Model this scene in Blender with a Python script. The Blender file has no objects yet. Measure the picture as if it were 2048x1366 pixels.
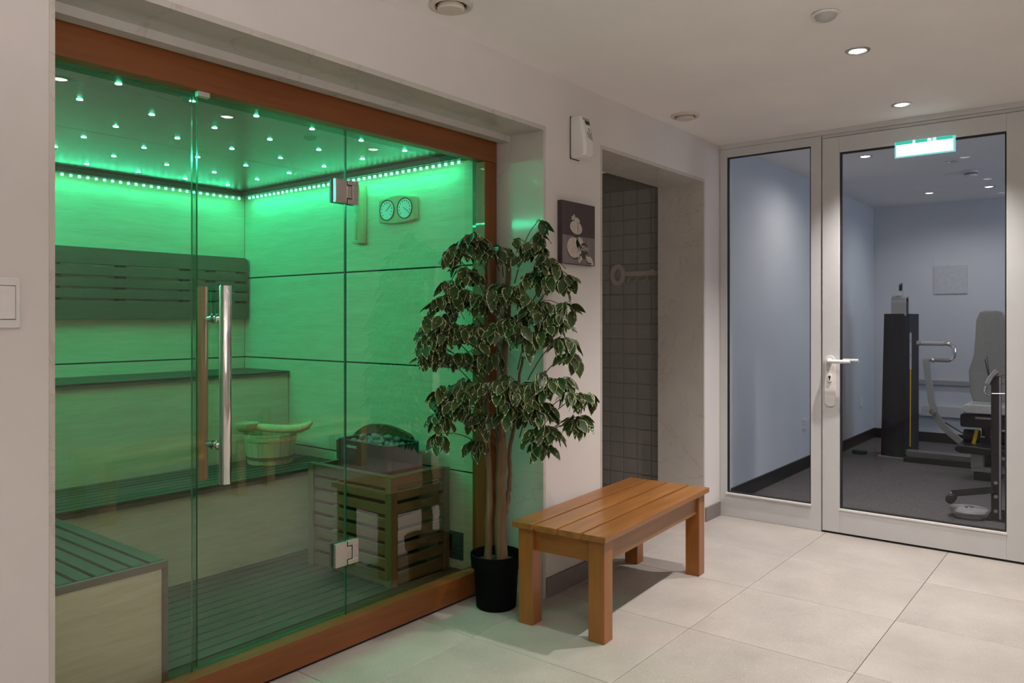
import bpy, bmesh, math, random
from mathutils import Vector, Matrix
from math import pi, sin, cos, radians
rnd = random.Random(7)
S = bpy.context.scene
C = S.collection

# ------------------------------------------------------------------ camera, world, exposure
cam = bpy.data.objects.new('camera', bpy.data.cameras.new('camera'))
C.objects.link(cam)
cam.location = (0, 0, 1.32)
cam.rotation_euler = (pi/2, 0, -0.8999)
cam.data.sensor_width = 36.0
cam.data.lens = 1553/2048*36.0
cam.data.shift_y = -43/2048
cam.data.clip_start = 0.05
S.camera = cam
w = bpy.data.worlds.new('daylight_sky'); S.world = w; w.use_nodes = True
bg = w.node_tree.nodes['Background']
bg.inputs[0].default_value = (0.58, 0.74, 1.0, 1); bg.inputs[1].default_value = 6.0
S.view_settings.view_transform = 'Standard'; S.view_settings.look = 'None'
S.view_settings.gamma = 1.0; S.view_settings.use_curve_mapping = False
S.view_settings.exposure = 0.0
LAMP_W = 80.0          # each corridor downlight
LAMP_COL = (1.0, 0.935, 0.90)
GREEN_W = 4.0
UP_W = 185.0
GREEN = (0.03, 1.0, 0.52)
# daylight enters the gym through its window: portal in the opening (guides sampling only)
pl = bpy.data.lights.new('window_portal', 'AREA'); pl.shape = 'RECTANGLE'; pl.size = 1.6; pl.size_y = 1.3
try: pl.cycles.is_portal = True
except Exception: pass
po = bpy.data.objects.new('window_portal', pl); C.objects.link(po)
po.location = (7.3, -2.49, 1.55); po.rotation_euler = (-pi/2, 0, pi)

# ------------------------------------------------------------------ materials
class NT:
    def __init__(s, name):
        m = bpy.data.materials.new(name); m.use_nodes = True
        s.m = m; s.t = m.node_tree; s.n = s.t.nodes; s.l = s.t.links
        s.b = s.n['Principled BSDF']; s.out = s.n['Material Output']
    def new(s, t, **k):
        n = s.n.new(t)
        for a, v in k.items(): setattr(n, a, v)
        return n
    def link(s, a, b): s.l.new(a, b)
    def coords(s, scale=(1, 1, 1), rand=True):
        tc = s.new('ShaderNodeTexCoord'); mp = s.new('ShaderNodeMapping')
        mp.inputs['Scale'].default_value = scale
        if rand:
            oi = s.new('ShaderNodeObjectInfo'); mul = s.new('ShaderNodeVectorMath', operation='SCALE')
            mul.inputs[0].default_value = (13.1, 7.7, 9.3)
            s.link(oi.outputs['Random'], mul.inputs['Scale'])
            ad = s.new('ShaderNodeVectorMath', operation='ADD')
            s.link(tc.outputs['Object'], ad.inputs[0]); s.link(mul.outputs[0], ad.inputs[1])
            s.link(ad.outputs[0], mp.inputs['Vector'])
        else:
            s.link(tc.outputs['Object'], mp.inputs['Vector'])
        return mp.outputs[0]
    def noise(s, vec, scale, detail=3, rough=.5, dist=0):
        n = s.new('ShaderNodeTexNoise'); n.inputs['Scale'].default_value = scale
        n.inputs['Detail'].default_value = detail; n.inputs['Roughness'].default_value = rough
        n.inputs['Distortion'].default_value = dist
        s.link(vec, n.inputs['Vector']); return n.outputs['Fac']
    def ramp(s, fac, stops):
        r = s.new('ShaderNodeValToRGB'); e = r.color_ramp.elements
        while len(e) < len(stops): e.new(.5)
        for i, (p, c) in enumerate(stops): e[i].position = p; e[i].color = (*c, 1)
        s.link(fac, r.inputs[0]); return r.outputs[0]
    def mix(s, fac, a, b, mode='MIX'):
        m = s.new('ShaderNodeMix', data_type='RGBA', blend_type=mode)
        for sock, v in ((m.inputs[0], fac), (m.inputs[6], a), (m.inputs[7], b)):
            if hasattr(v, 'is_output'): s.link(v, sock)
            elif isinstance(v, (int, float)): sock.default_value = v
            else: sock.default_value = (*v, 1)
        return m.outputs[2]
    def bump(s, h, strength=.1, dist=.01):
        b = s.new('ShaderNodeBump'); b.inputs['Strength'].default_value = strength
        b.inputs['Distance'].default_value = dist
        s.link(h, b.inputs['Height']); s.link(b.outputs[0], s.b.inputs['Normal'])
    def set(s, col=None, rough=.5, metal=0, coat=0, spec=.5, emit=None, es=0):
        if col is not None:
            if hasattr(col, 'is_output'): s.link(col, s.b.inputs['Base Color'])
            else: s.b.inputs['Base Color'].default_value = (*col, 1)
        s.b.inputs['Roughness'].default_value = rough; s.b.inputs['Metallic'].default_value = metal
        s.b.inputs['Coat Weight'].default_value = coat; s.b.inputs['Specular IOR Level'].default_value = spec
        if emit: s.b.inputs['Emission Color'].default_value = (*emit, 1); s.b.inputs['Emission Strength'].default_value = es
        return s.m

def plain(name, col, rough=.5, metal=0, coat=0, var=.06, scale=30, spec=.5):
    t = NT(name); n = t.noise(t.coords(), scale, 2)
    a = tuple(c*(1-var) for c in col); b = tuple(min(1, c*(1+var)) for c in col)
    return t.set(t.ramp(n, [(.3, a), (.7, b)]), rough, metal, coat, spec)
def emitter(name, col, st):
    t = NT(name); return t.set((.06, .06, .06), .5, emit=col, es=st)
def plaster(name, col):
    t = NT(name); v = t.coords(rand=False); n = t.noise(v, 2.2, 4); f = t.noise(v, 140, 3)
    a = tuple(c*.955 for c in col)
    t.bump(f, .06, .004); return t.set(t.ramp(n, [(.35, a), (.65, col)]), .75, spec=.25)
def wood(name, c1, c2, axis, rough=.4, coat=0, ring=9, fine=60, knots=False, contrast=1):
    t = NT(name); sc = [1, 1, 1]; sc[axis] = .07
    v = t.coords(sc); n1 = t.noise(v, ring, 5, .6, .6); n2 = t.noise(v, fine, 3, .6)
    col = t.ramp(n1, [(.3, c1), (.55, tuple((a+b)/2 for a, b in zip(c1, c2))), (.72, c2)])
    col = t.mix(.32*contrast, col, t.ramp(n2, [(.3, tuple(c*.55 for c in c1)), (.65, c2)]))
    if knots:
        sk = [3.1, 3.1, 3.1]; sk[axis] = 1.3
        vo = t.new('ShaderNodeTexVoronoi'); vo.inputs['Scale'].default_value = 1.6
        t.link(t.coords(sk), vo.inputs['Vector'])
        k = t.ramp(vo.outputs['Distance'], [(.04, (1, 1, 1)), (.12, (0, 0, 0))])
        col = t.mix(k, col, tuple(c*.45 for c in c1))
    t.bump(n2, .12, .002); return t.set(col, rough, coat=coat)
def panelwood(name, c1, c2, axis):                        # pale laminate with fine drawn-out streaks
    t = NT(name); sc = [1.0, 1.0, 1.0]; sc[axis] = .09
    for i in (0, 1):
        if i != axis: sc[i] = .6
    v = t.coords(sc); n1 = t.noise(v, 26, 5, .65, .4); n2 = t.noise(v, 95, 3, .6)
    col = t.mix(.4, t.ramp(n1, [(.3, c1), (.7, c2)]), t.ramp(n2, [(.3, c1), (.7, c2)]))
    t.bump(n2, .15, .003); return t.set(col, .45, spec=.35)
def marble(name, col):
    t = NT(name); v = t.coords(rand=False); n = t.noise(v, 2.5, 6, .6, .8)
    base = t.ramp(n, [(.3, tuple(c*.86 for c in col)), (.7, col)])
    n2 = t.noise(v, 1.7, 5, .55, 1.6)
    vein = t.ramp(n2, [(.488, (0, 0, 0)), (.5, (1, 1, 1)), (.512, (0, 0, 0))])
    vm = t.new('ShaderNodeMath', operation='MULTIPLY'); t.link(vein, vm.inputs[0]); vm.inputs[1].default_value = .35
    c = t.mix(vm.outputs[0], base, (col[0]*.62, col[1]*.52, col[2]*.42))
    return t.set(c, .09, spec=.13)
def terrazzo(name, col):
    t = NT(name); v = t.coords(); n = t.noise(v, 3, 5, .6)
    base = t.ramp(n, [(.32, tuple(c*.80 for c in col)), (.66, tuple(c*1.08 for c in col))])
    vo = t.new('ShaderNodeTexVoronoi'); vo.inputs['Scale'].default_value = 85; t.link(v, vo.inputs['Vector'])
    base = t.mix(t.ramp(vo.outputs['Distance'], [(.10, (.55, .55, .55)), (.2, (0, 0, 0))]), base, tuple(c*.55 for c in col))
    v2 = t.new('ShaderNodeTexVoronoi'); v2.inputs['Scale'].default_value = 38; t.link(v, v2.inputs['Vector'])
    base = t.mix(t.ramp(v2.outputs['Distance'], [(.05, (.7, .7, .7)), (.11, (0, 0, 0))]), base, (.8, .78, .75))
    g = t.noise(v, 220, 2)
    base = t.mix(.24, base, t.ramp(g, [(.35, tuple(c*.6 for c in col)), (.65, tuple(min(1, c*1.35) for c in col))]))
    return t.set(base, .38, spec=.4)
def rubber(name):
    t = NT(name); v = t.coords(rand=False)
    vo = t.new('ShaderNodeTexVoronoi'); vo.inputs['Scale'].default_value = 120; t.link(v, vo.inputs['Vector'])
    c = t.mix(t.ramp(vo.outputs['Distance'], [(.2, (.9, .9, .9)), (.4, (0, 0, 0))]), (.095, .082, .082), (.24, .20, .20))
    return t.set(c, .8)
def glass(name, tint, ior=1.75):
    t = NT(name); t.n.remove(t.b)
    tr = t.new('ShaderNodeBsdfTransparent'); tr.inputs[0].default_value = (*tint, 1)
    gl = t.new('ShaderNodeBsdfGlossy'); gl.inputs['Roughness'].default_value = 0.0
    fr = t.new('ShaderNodeFresnel'); fr.inputs['IOR'].default_value = ior
    ge = t.new('ShaderNodeNewGeometry'); inv = t.new('ShaderNodeMath', operation='SUBTRACT')
    inv.inputs[0].default_value = 1; t.link(ge.outputs['Backfacing'], inv.inputs[1])
    mu = t.new('ShaderNodeMath', operation='MULTIPLY'); t.link(fr.outputs[0], mu.inputs[0]); t.link(inv.outputs[0], mu.inputs[1])
    mx = t.new('ShaderNodeMixShader'); t.link(mu.outputs[0], mx.inputs[0]); t.link(tr.outputs[0], mx.inputs[1]); t.link(gl.outputs[0], mx.inputs[2])
    t.link(mx.outputs[0], t.out.inputs['Surface']); return t.m
def leafmat(name, green, edge):
    t = NT(name); uv = t.new('ShaderNodeUVMap'); uv.uv_map = 'leaf'
    sp = t.new('ShaderNodeSeparateXYZ'); t.link(uv.outputs[0], sp.inputs[0])
    ns = t.noise(t.coords((1, 1, 1)), 90, 2)
    ad = t.new('ShaderNodeMath', operation='MULTIPLY_ADD'); t.link(ns, ad.inputs[0]); ad.inputs[1].default_value = .5; t.link(sp.outputs[0], ad.inputs[2])
    f = t.ramp(ad.outputs[0], [(.96, (0, 0, 0)), (1.0, (1, 1, 1))])
    oi = t.new('ShaderNodeObjectInfo')
    g = t.mix(oi.outputs['Random'], green, (green[0]*2.6, green[1]*2.3, green[2]*1.7))
    g = t.mix(t.ramp(t.noise(t.coords(), 40, 3), [(.4, (0, 0, 0)), (.7, (.6, .6, .6))]), g, (green[0]*1.9, green[1]*1.8, green[2]*1.4))
    return t.set(t.mix(f, g, edge), .38, spec=.4)

M = {}
M['wall'] = plaster('wall_paint', (.68, .635, .615))
M['ceil'] = plaster('ceiling_paint', (.86, .815, .795))
M['gymwall'] = plaster('gym_paint', (.60, .61, .64))
M['tile'] = terrazzo('terrazzo_tile', (.46, .415, .375))
M['grout'] = plain('grout', (.09, .08, .07), .9)
M['marble'] = marble('marble', (.58, .545, .50))
M['skirt'] = plain('skirting_stone', (.20, .18, .17), .5)
M['frame_x'] = wood('frame_wood_x', (.15, .041, .008), (.26, .082, .018), 0, .42, .1, contrast=.6)
M['frame_z'] = wood('frame_wood_z', (.16, .040, .008), (.28, .08, .017), 2, .42, .1, contrast=.6)
M['pine_x'] = wood('bench_pine_x', (.20, .068, .013), (.37, .16, .037), 0, .36, .15, knots=True, contrast=.9)
M['pine_y'] = wood('bench_pine_y', (.23, .072, .012), (.34, .125, .024), 1, .36, .15, contrast=.7)
M['pine_z'] = wood('bench_pine_z', (.25, .08, .013), (.37, .14, .027), 2, .36, .15, contrast=.7)
PW = ((.54, .42, .285), (.72, .595, .43))
M['panel_x'] = panelwood('sauna_panel_x', *PW, 0)
M['panel_y'] = panelwood('sauna_panel_y', *PW, 1)
M['groove'] = plain('groove_black', (.02, .02, .02), .8)
M['sceil'] = panelwood('sauna_ceiling_panel', (.085, .062, .045), (.12, .09, .065), 0)
M['sceil'].node_tree.nodes['Principled BSDF'].inputs['Roughness'].default_value = .27
for l_ in list(M['sceil'].node_tree.links):
    if l_.to_socket.name == 'Normal' and l_.to_node.type == 'BSDF_PRINCIPLED': M['sceil'].node_tree.links.remove(l_)
M['thermo_x'] = wood('dark_slat_x', (.045, .031, .021), (.085, .062, .044), 0, .45)
M['thermo_y'] = wood('dark_slat_y', (.045, .031, .021), (.085, .062, .044), 1, .45)
M['thermo_z'] = wood('dark_slat_z', (.045, .031, .021), (.085, .062, .044), 2, .45)
M['back_x'] = wood('backrest_slat', (.105, .06, .038), (.15, .092, .06), 0, .5)
M['edge'] = wood('brown_edging', (.14, .085, .06), (.20, .13, .095), 0, .5)
M['guard_x'] = wood('guard_wood_x', (.125, .054, .021), (.22, .105, .045), 0, .45)
M['guard_y'] = wood('guard_wood_y', (.125, .054, .021), (.22, .105, .045), 1, .45)
M['guard_z'] = wood('guard_wood_z', (.125, .054, .021), (.22, .105, .045), 2, .45)
M['board'] = wood('heat_board', (.12, .045, .022), (.2, .075, .035), 1, .4)
M['black'] = plain('black_plastic', (.010, .010, .011), .42)
M['blackm'] = plain('black_metal', (.014, .014, .015), .38, spec=.5)
M['navy'] = plain('navy_black_metal', (.010, .012, .018), .5, spec=.3)
M['stone'] = plain('heater_stone', (.20, .21, .20), .8, var=.35, scale=25)
M['bucket'] = wood('bucket_wood', (.50, .33, .17), (.64, .46, .27), 2, .5)
M['ladle'] = wood('ladle_wood', (.52, .34, .17), (.66, .47, .26), 0, .45)
M['chrome'] = plain('chrome', (.86, .84, .83), .07, 1, var=.02)
M['steel'] = plain('brushed_steel', (.66, .61, .585), .34, 1, var=.05, scale=120)
M['grip'] = wood('handle_wood', (.34, .15, .055), (.48, .24, .10), 2, .4)
M['sglass'] = glass('sauna_glass', (.94, .97, .95), 2.15)
M['gedge'] = plain('glass_edge', (.015, .12, .07), .12)
M['seal'] = glass('clear_seal', (.62, .80, .68), 2.2)
M['gglass'] = glass('gym_glass', (.955, .965, .965), 1.42)
M['alu'] = plain('white_lacquered_aluminium', (.57, .57, .57), .35, var=.02, scale=8)
M['gasket'] = plain('black_gasket', (.012, .012, .012), .6)
M['white'] = plain('white_plastic', (.72, .70, .68), .3, var=.02)
M['cream'] = plain('cream_plastic', (.60, .53, .46), .4, var=.02)
M['greyp'] = plain('grey_plastic', (.36, .35, .34), .35, var=.03)
M['dark'] = plain('dark_void', (.006, .006, .006), .6)
M['rubber'] = rubber('gym_rubber_floor')
M['gbase'] = plain('gym_black_skirting', (.014, .013, .013), .45)
M['tilew'] = plain('small_wall_tile', (.31, .295, .265), .25, var=.05, scale=9)
M['tgrout'] = plain('tile_grout', (.235, .22, .195), .8)
M['shellc'] = plain('cream_painted_wood', (.43, .39, .335), .5, var=.05)
M['bark'] = wood('ficus_bark', (.09, .048, .022), (.20, .12, .06), 2, .8, ring=30)
M['twig'] = plain('twig', (.09, .055, .028), .8)
M['soil'] = plain('potting_soil', (.02, .014, .01), .95, var=.5, scale=90)
M['leaf'] = leafmat('variegated_leaf', (.026, .050, .015), (.60, .60, .36))
M['pot'] = plain('black_pot', (.0025, .0025, .0027), .6, spec=.08)
M['silver'] = plain('silver_powder_coat', (.36, .36, .36), .38, .3, var=.04)
M['vinyl'] = plain('grey_vinyl', (.30, .295, .28), .45, var=.05)
M['wrap'] = plain('clear_plastic_wrap', (.62, .61, .58), .12, var=.12, scale=45)
M['railgrey'] = plain('rail_grey', (.16, .155, .15), .4)
M['yellow'] = plain('yellow_paint', (.75, .50, .02), .4)
M['led'] = emitter('green_led', (.10, 1.0, .42), 9)
M['star'] = emitter('green_star_led', (.08, 1.0, .54), 170)
M['lamp'] = emitter('lamp_lens', (1, .97, .95), 9)
M['gymlamp'] = emitter('gym_lamp_lens', (.95, .97, 1), 9)
M['exit_w'] = emitter('exit_sign_white', (.86, 1.0, 1.0), 2.2)
M['exit_g'] = emitter('exit_sign_green', (.0, .60, .40), .95)
M['acrylic'] = emitter('lit_acrylic_edge', (.30, .85, .85), .75)
M['sand'] = plain('sand', (.72, .42, .26), .8)
M['dial'] = plain('dial_face', (.72, .76, .76), .25, var=.02)
M['cvd'] = plain('canvas_plum', (.062, .042, .048), .8, var=.08)
M['cvg'] = wood('canvas_grey_boards', (.15, .12, .125), (.24, .205, .205), 2, .8, ring=25)
M['cvs'] = plain('canvas_stone', (.52, .45, .40), .8, var=.1, scale=60)
M['cvk'] = plain('canvas_dark', (.055, .05, .042), .8)
M['cvf'] = plain('canvas_flower', (.62, .55, .50), .8)
M['lens'] = plain('frosted_lens', (.42, .40, .38), .25, var=.02)

# ------------------------------------------------------------------ geometry helpers
OFF = {}
class MB:
    def __init__(s): s.v = []; s.f = []; s.mi = []; s.uv = None
    def add(s, vs, fs, mi=0):
        o = len(s.v); s.v += [tuple(p) for p in vs]; s.f += [tuple(i+o for i in f) for f in fs]; s.mi += [mi]*len(fs); return s
    def box(s, x0, x1, y0, y1, z0, z1, mi=0):
        return s.add([(x, y, z) for z in (z0, z1) for y in (y0, y1) for x in (x0, x1)],
                     [(0, 2, 3, 1), (4, 5, 7, 6), (0, 1, 5, 4), (2, 6, 7, 3), (0, 4, 6, 2), (1, 3, 7, 5)], mi)
    def rings(s, rings, closed=True, cap0=True, cap1=True, mi=0):
        n = len(rings[0]); vs = [p for r in rings for p in r]; fs = []
        for k in range(len(rings)-1):
            for i in range(n):
                j = (i+1) % n
                if not closed and j == 0: continue
                fs.append((k*n+i, k*n+j, (k+1)*n+j, (k+1)*n+i))
        if cap0: fs.append(tuple(reversed(range(n))))
        if cap1: fs.append(tuple((len(rings)-1)*n+i for i in range(n)))
        return s.add(vs, fs, mi)
    def tube(s, pts, r, n=10, mi=0):
        pts = [Vector(p) for p in pts]; rr = r if isinstance(r, (list, tuple)) else [r]*len(pts); R = []
        up = None
        for i, p in enumerate(pts):
            t = (pts[min(i+1, len(pts)-1)] - pts[max(i-1, 0)]).normalized()
            if up is None:
                up = Vector((0, 0, 1)) if abs(t.z) < .9 else Vector((1, 0, 0))
            a = t.cross(up).normalized(); b = a.cross(t).normalized(); up = b
            R.append([p + (a*cos(2*pi*k/n) + b*sin(2*pi*k/n))*rr[i] for k in range(n)])
        return s.rings(R, mi=mi)
    def lathe(s, c, prof, n=32, axis='z', cap0=True, cap1=True, mi=0):
        R = []
        for r, h in prof:
            ring = []
            for k in range(n):
                a = 2*pi*k/n; p, q = r*cos(a), r*sin(a)
                ring.append({'z': (c[0]+p, c[1]+q, c[2]+h), 'x': (c[0]+h, c[1]+p, c[2]+q), 'y': (c[0]+q, c[1]+h, c[2]+p)}[axis])
            R.append(ring)
        return s.rings(R, cap0=cap0, cap1=cap1, mi=mi)
    def prism(s, poly, a0, a1, axis='z', mi=0):
        def P(u, v, a): return {'z': (u, v, a), 'x': (a, u, v), 'y': (v, a, u)}[axis]
        return s.rings([[P(u, v, a0) for u, v in poly], [P(u, v, a1) for u, v in poly]], mi=mi)
    def build(s, name, mat, parent=None, smooth=False, bevel=0, seg=2, loc=None):
        off = Vector(loc) if loc is not None else (OFF.get(parent.name, Vector()) if parent else Vector())
        me = bpy.data.meshes.new(name)
        me.from_pydata([tuple(Vector(p)-off) for p in s.v], [], s.f)
        mats = mat if isinstance(mat, (list, tuple)) else [mat]
        for m in mats: me.materials.append(m)
        for p, i in zip(me.polygons, s.mi): p.material_index = i; p.use_smooth = smooth
        bm = bmesh.new(); bm.from_mesh(me); bmesh.ops.recalc_face_normals(bm, faces=bm.faces)
        if bevel:
            es = [e for e in bm.edges if len(e.link_faces) == 2 and e.calc_face_angle(0) > .6]
            bmesh.ops.bevel(bm, geom=es, offset=bevel, segments=seg, affect='EDGES', profile=.6, clamp_overlap=True)
        bm.to_mesh(me); bm.free()
        if smooth: 
            try: me.set_sharp_from_angle(angle=radians(40))
            except Exception: pass
        o = bpy.data.objects.new(name, me); C.objects.link(o)
        if parent: o.parent = parent; OFF[o.name] = off
        else: OFF[o.name] = off
        if loc is not None and not parent: o.location = loc
        return o
def bx(*a): return MB().box(*a)
def thing(name, label, cat, loc=(0, 0, 0), rotz=0, group=None):
    o = bpy.data.objects.new(name, None); C.objects.link(o); o.empty_display_size = .1
    o.location = loc; o.rotation_euler = (0, 0, rotz); OFF[o.name] = Vector(loc)
    return tag(o, label, cat, group)
def tag(o, label, cat, group=None):
    o['label'] = label; o['category'] = cat
    if group: o['group'] = group
    return o
def struct(name, mb, mat, label=None, **k):
    o = mb.build(name, mat, **k); o['kind'] = 'structure'
    if label: o['label'] = label
    return o
def child_copy(src, parent, loc):
    c = src.copy(); C.objects.link(c); c.parent = parent; c.location = loc; return c
def rrect(w, h, r, n=5, cx=0, cy=0):
    out = []
    for sx, sy, a0 in ((1, 1, 0), (-1, 1, pi/2), (-1, -1, pi), (1, -1, 3*pi/2)):
        for k in range(n+1):
            a = a0 + k*pi/2/n; out.append((cx+sx*(w/2-r)+r*cos(a), cy+sy*(h/2-r)+r*sin(a)))
    return out
def text(name, body, size, mat, parent, mtx, ext=.0004, label=None):
    cu = bpy.data.curves.new(name, 'FONT'); cu.body = body; cu.size = size; cu.extrude = ext; cu.align_x = 'CENTER'; cu.align_y = 'CENTER'
    t = bpy.data.objects.new(name, cu); C.objects.link(t); bpy.context.view_layer.update()
    me = bpy.data.meshes.new_from_object(t.evaluated_get(bpy.context.evaluated_depsgraph_get()))
    bpy.data.objects.remove(t); me.transform(mtx); me.transform(Matrix.Translation(-OFF.get(parent.name, Vector())))
    me.materials.clear(); me.materials.append(mat)
    o = bpy.data.objects.new(name, me); C.objects.link(o); o.parent = parent
    if label: o['label'] = label
    return o

# ------------------------------------------------------------------ corridor shell
YW, YF, H = 2.17, 2.44, 2.5          # wall face, sauna frame face, ceiling height
NX0, NX1, NZ = 0.836, 2.97, 2.24     # niche opening (outer edge of marble)
DX0, DX1 = 3.495, 4.742              # doorway opening
XG = 5.0                             # gym glazing plane
wl = MB()
wl.box(-2.0, NX0-.014, YW, 2.48, 0, H)
wl.box(NX0-.014, NX1+.02, YW, 2.48, NZ, H)
wl.box(NX1+.02, DX0-.014, YW, 2.48, 0, H)
wl.box(DX0-.014, DX1+.018, YW, 2.48, NZ, H)
wl.box(DX1+.018, XG+.12, YW, 2.48, 0, H)
struct('wall_left', wl, M['wall'])
struct('wall_back', bx(-2.1, -2.0, -1.35, 2.5, -.12, H), M['wall'])
struct('wall_right', bx(-2.0, XG, -1.35, -1.25, -.12, H), M['wall'])
struct('ceiling', bx(-2.1, XG+.1, -1.35, 2.5, H, H+.1), M['ceil'])
# floor: grout bed with individual tiles
fl = struct('floor', bx(-2.0, XG+.1, -1.25, 2.5, -.12, -.006), M['grout'])
xs = [2.43+.6437*k for k in range(-7, 5)]; ys = [.802+.67*k for k in range(-4, 4)]
xs[-1] = 4.998
tm = {}
for i in range(len(xs)-1):
    for j in range(len(ys)-1):
        x0, x1 = max(xs[i], -1.99)+.0012, min(xs[i+1], XG)-.0012
        y0, y1 = max(ys[j], -1.24)+.0012, min(ys[j+1], 2.46)-.0012
        if x1-x0 < .05 or y1-y0 < .05: continue
        key = (round(x1-x0, 3), round(y1-y0, 3))
        if key not in tm:
            a, b = key[0]/2, key[1]/2
            o = bx(-a, a, -b, b, -.006, 0).build('tile', M['tile'], fl, bevel=.0012, seg=1); tm[key] = o
        else:
            o = tm[key].copy(); C.objects.link(o)
        o.parent = fl; o.location = ((x0+x1)/2, (y0+y1)/2, 0)
# stone skirting, each piece a tile
for nm, x0, x1, y in (('baseboard_left', NX1+.021, DX0-.016, YW), ('baseboard_corner', DX1+.02, XG-.012, YW), ('baseboard_near', -2.0, NX0-.016, YW)):
    struct(nm, bx(x0, x1, y-.012, y+.0, 0, .092), M['skirt'], bevel=.001, seg=1)
# marble lining of the niche and of the doorway
struct('trim_1', bx(NX1, NX1+.02, YW-.002, 2.60, 0, NZ-.02), M['marble'])
n2 = MB(); n2.box(NX0-.014, NX1+.02, YW-.002, 2.60, NZ-.02, NZ)
struct('trim_2', n2, M['marble'])
struct('trim_3', bx(NX0-.014, NX0, YW-.002, 2.60, 0, NZ-.02), M['marble'])
struct('trim_4', bx(NX0, NX1, 2.37, 2.425, 2.190, NZ-.02), M['marble'])
struct('trim_5', bx(DX1, DX1+.018, YW-.002, 2.50, 0, NZ-.02), M['marble'])
struct('trim_6', bx(DX0-.014, DX1+.018, YW-.002, 2.50, NZ-.02, NZ), M['marble'])
struct('trim_7', bx(DX0-.014, DX0, YW-.002, 2.50, 0, NZ-.02), M['marble'])

# passage behind the doorway, with small square tiles
PX = 4.9
pw = struct('wall_passage_right', bx(PX, PX+.1, 2.48, 3.9, 0, 2.5), M['tgrout'])
t0 = bx(-.005, .0, -.054, .054, -.051, .051).build('tile', M['tilew'], pw, bevel=.003, seg=1)
first = True
for i in range(7):
    for j in range(21):
        o = t0 if first else t0.copy()
        if not first: C.objects.link(o)
        first = False; o.parent = pw; o.location = (PX, 2.52+.113*i+.0565, .06+.107*j+rnd.uniform(-.0006, .0006))
struct('wall_passage_back', bx(3.0, PX+.1, 3.9, 4.0, 0, 2.5), M['gymwall'])
struct('wall_passage_left', bx(3.06, 3.12, 2.48, 3.9, 0, 2.5), M['gymwall'])
struct('ceiling_passage', bx(3.06, PX+.1, 2.48, 4.0, 2.4, 2.5), M['ceil'])
struct('floor_passage', bx(3.06, PX, 2.48, 3.9, -.1, 0), M['tile'])

# ------------------------------------------------------------------ sauna cabin
SX0, SX1, SY0, SY1, SZ = .70, 2.97, 2.56, 4.65, 2.165
BANDS = [(0.0, .536), (.544, 1.069), (1.077, 1.596), (1.604, SZ)]
wr = struct('wall_sauna_right', bx(SX1+.012, SX1+.06, 2.60, SY1+.1, 0, 2.3), M['groove'])
wb = struct('wall_sauna_back', bx(SX0-.1, SX1+.06, SY1+.012, SY1+.08, 0, 2.3), M['groove'])
wq = struct('wall_sauna_left', bx(SX0-.08, SX0-.012, 2.60, SY1+.1, 0, 2.3), M['groove'])
for z0, z1 in BANDS:
    bx(SX1, SX1+.012, 2.60, SY1, z0, z1).build('panel', M['panel_y'], wr, bevel=.002, seg=1)
    bx(SX0, SX1, SY1, SY1+.012, z0, z1).build('panel', M['panel_x'], wb, bevel=.002, seg=1)
    bx(SX0-.012, SX0, 2.60, SY1, z0, z1).build('panel', M['panel_y'], wq, bevel=.002, seg=1)
sc = struct('ceiling_sauna', bx(SX0-.08, SX1+.06, 2.60, SY1+.08, SZ+.012, 2.3), M['groove'])
bx(SX0, SX1, 2.60, 3.645, SZ, SZ+.012).build('panel', M['sceil'], sc, bevel=.001, seg=1)
bx(SX0, SX1, 3.648, SY1, SZ, SZ+.012).build('panel', M['sceil'], sc, bevel=.001, seg=1)
struct('floor_sauna', bx(SX0-.08, SX1+.06, 2.5, SY1+.08, -.1, .006), M['tile'])
struct('wall_sauna_front_left', bx(SX0-.08, NX0-.014, 2.48, 2.60, 0, 2.3), M['panel_x'])

# wooden frame with the fixed panes
GY0, GY1 = 2.507, 2.517
sf = thing('timber_frame', 'orange-brown timber frame around the green-lit sauna glass front', 'frame', (1.9, 2.5, 0))
bx(NX0, 2.953, YF, 2.499, 2.092, 2.205).build('top_beam', M['frame_x'], sf, bevel=.003)
bx(2.863, 2.953, YF, 2.499, .1215, 2.0905).build('post', M['frame_z'], sf, bevel=.003)
bx(NX0, 2.953, YF, 2.499, .012, .1205).build('bottom_beam', M['frame_x'], sf, bevel=.003)
bx(NX0, 2.953, 2.522, 2.557, 2.120, 2.205).build('glazing_bead', M['frame_x'], sf, bevel=.002)
bx(2.905, 2.953, 2.522, 2.557, .099, 2.1190).build('glazing_bead', M['frame_z'], sf, bevel=.002)
bx(NX0, 2.953, 2.522, 2.557, .008, .098).build('glazing_bead', M['frame_x'], sf, bevel=.002)
def pane(name, x0, x1, parent, z0=.06, z1=2.15):
    mb = MB(); mb.box(x0, x1, GY0, GY1, z0, z1)
    o = mb.build(name, [M['sglass'], M['gedge']], parent)
    for p in o.data.polygons:
        if abs(p.normal.y) < .5: p.material_index = 1
    return o
pane('glass_pane', NX0+.004, 1.401, sf); pane('glass_pane', 2.068, 2.940, sf)
MB().box(1.4025, 1.4165, 2.509, 2.515, .124, 2.10).build('seal_strip', M['seal'], sf)
bx(1.388, 1.430, 2.446, 2.468, 2.0735, 2.0915).build('latch_block', M['steel'], sf, bevel=.001)['label'] = 'small pale metal latch block'
bx(NX0, 2.953, 2.452, 2.499, .0005, .0115).build('painted_shadow_gap', M['dark'], sf)  # near-black strip standing in for the contact shadow under the beam
gd = thing('glass_door', 'clear frameless sauna glass door with tall chrome and wood pull handle', 'door', (1.74, 2.53, .12))
pane('door_pane', 1.419, 2.063, gd, .126, 2.10)
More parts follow.
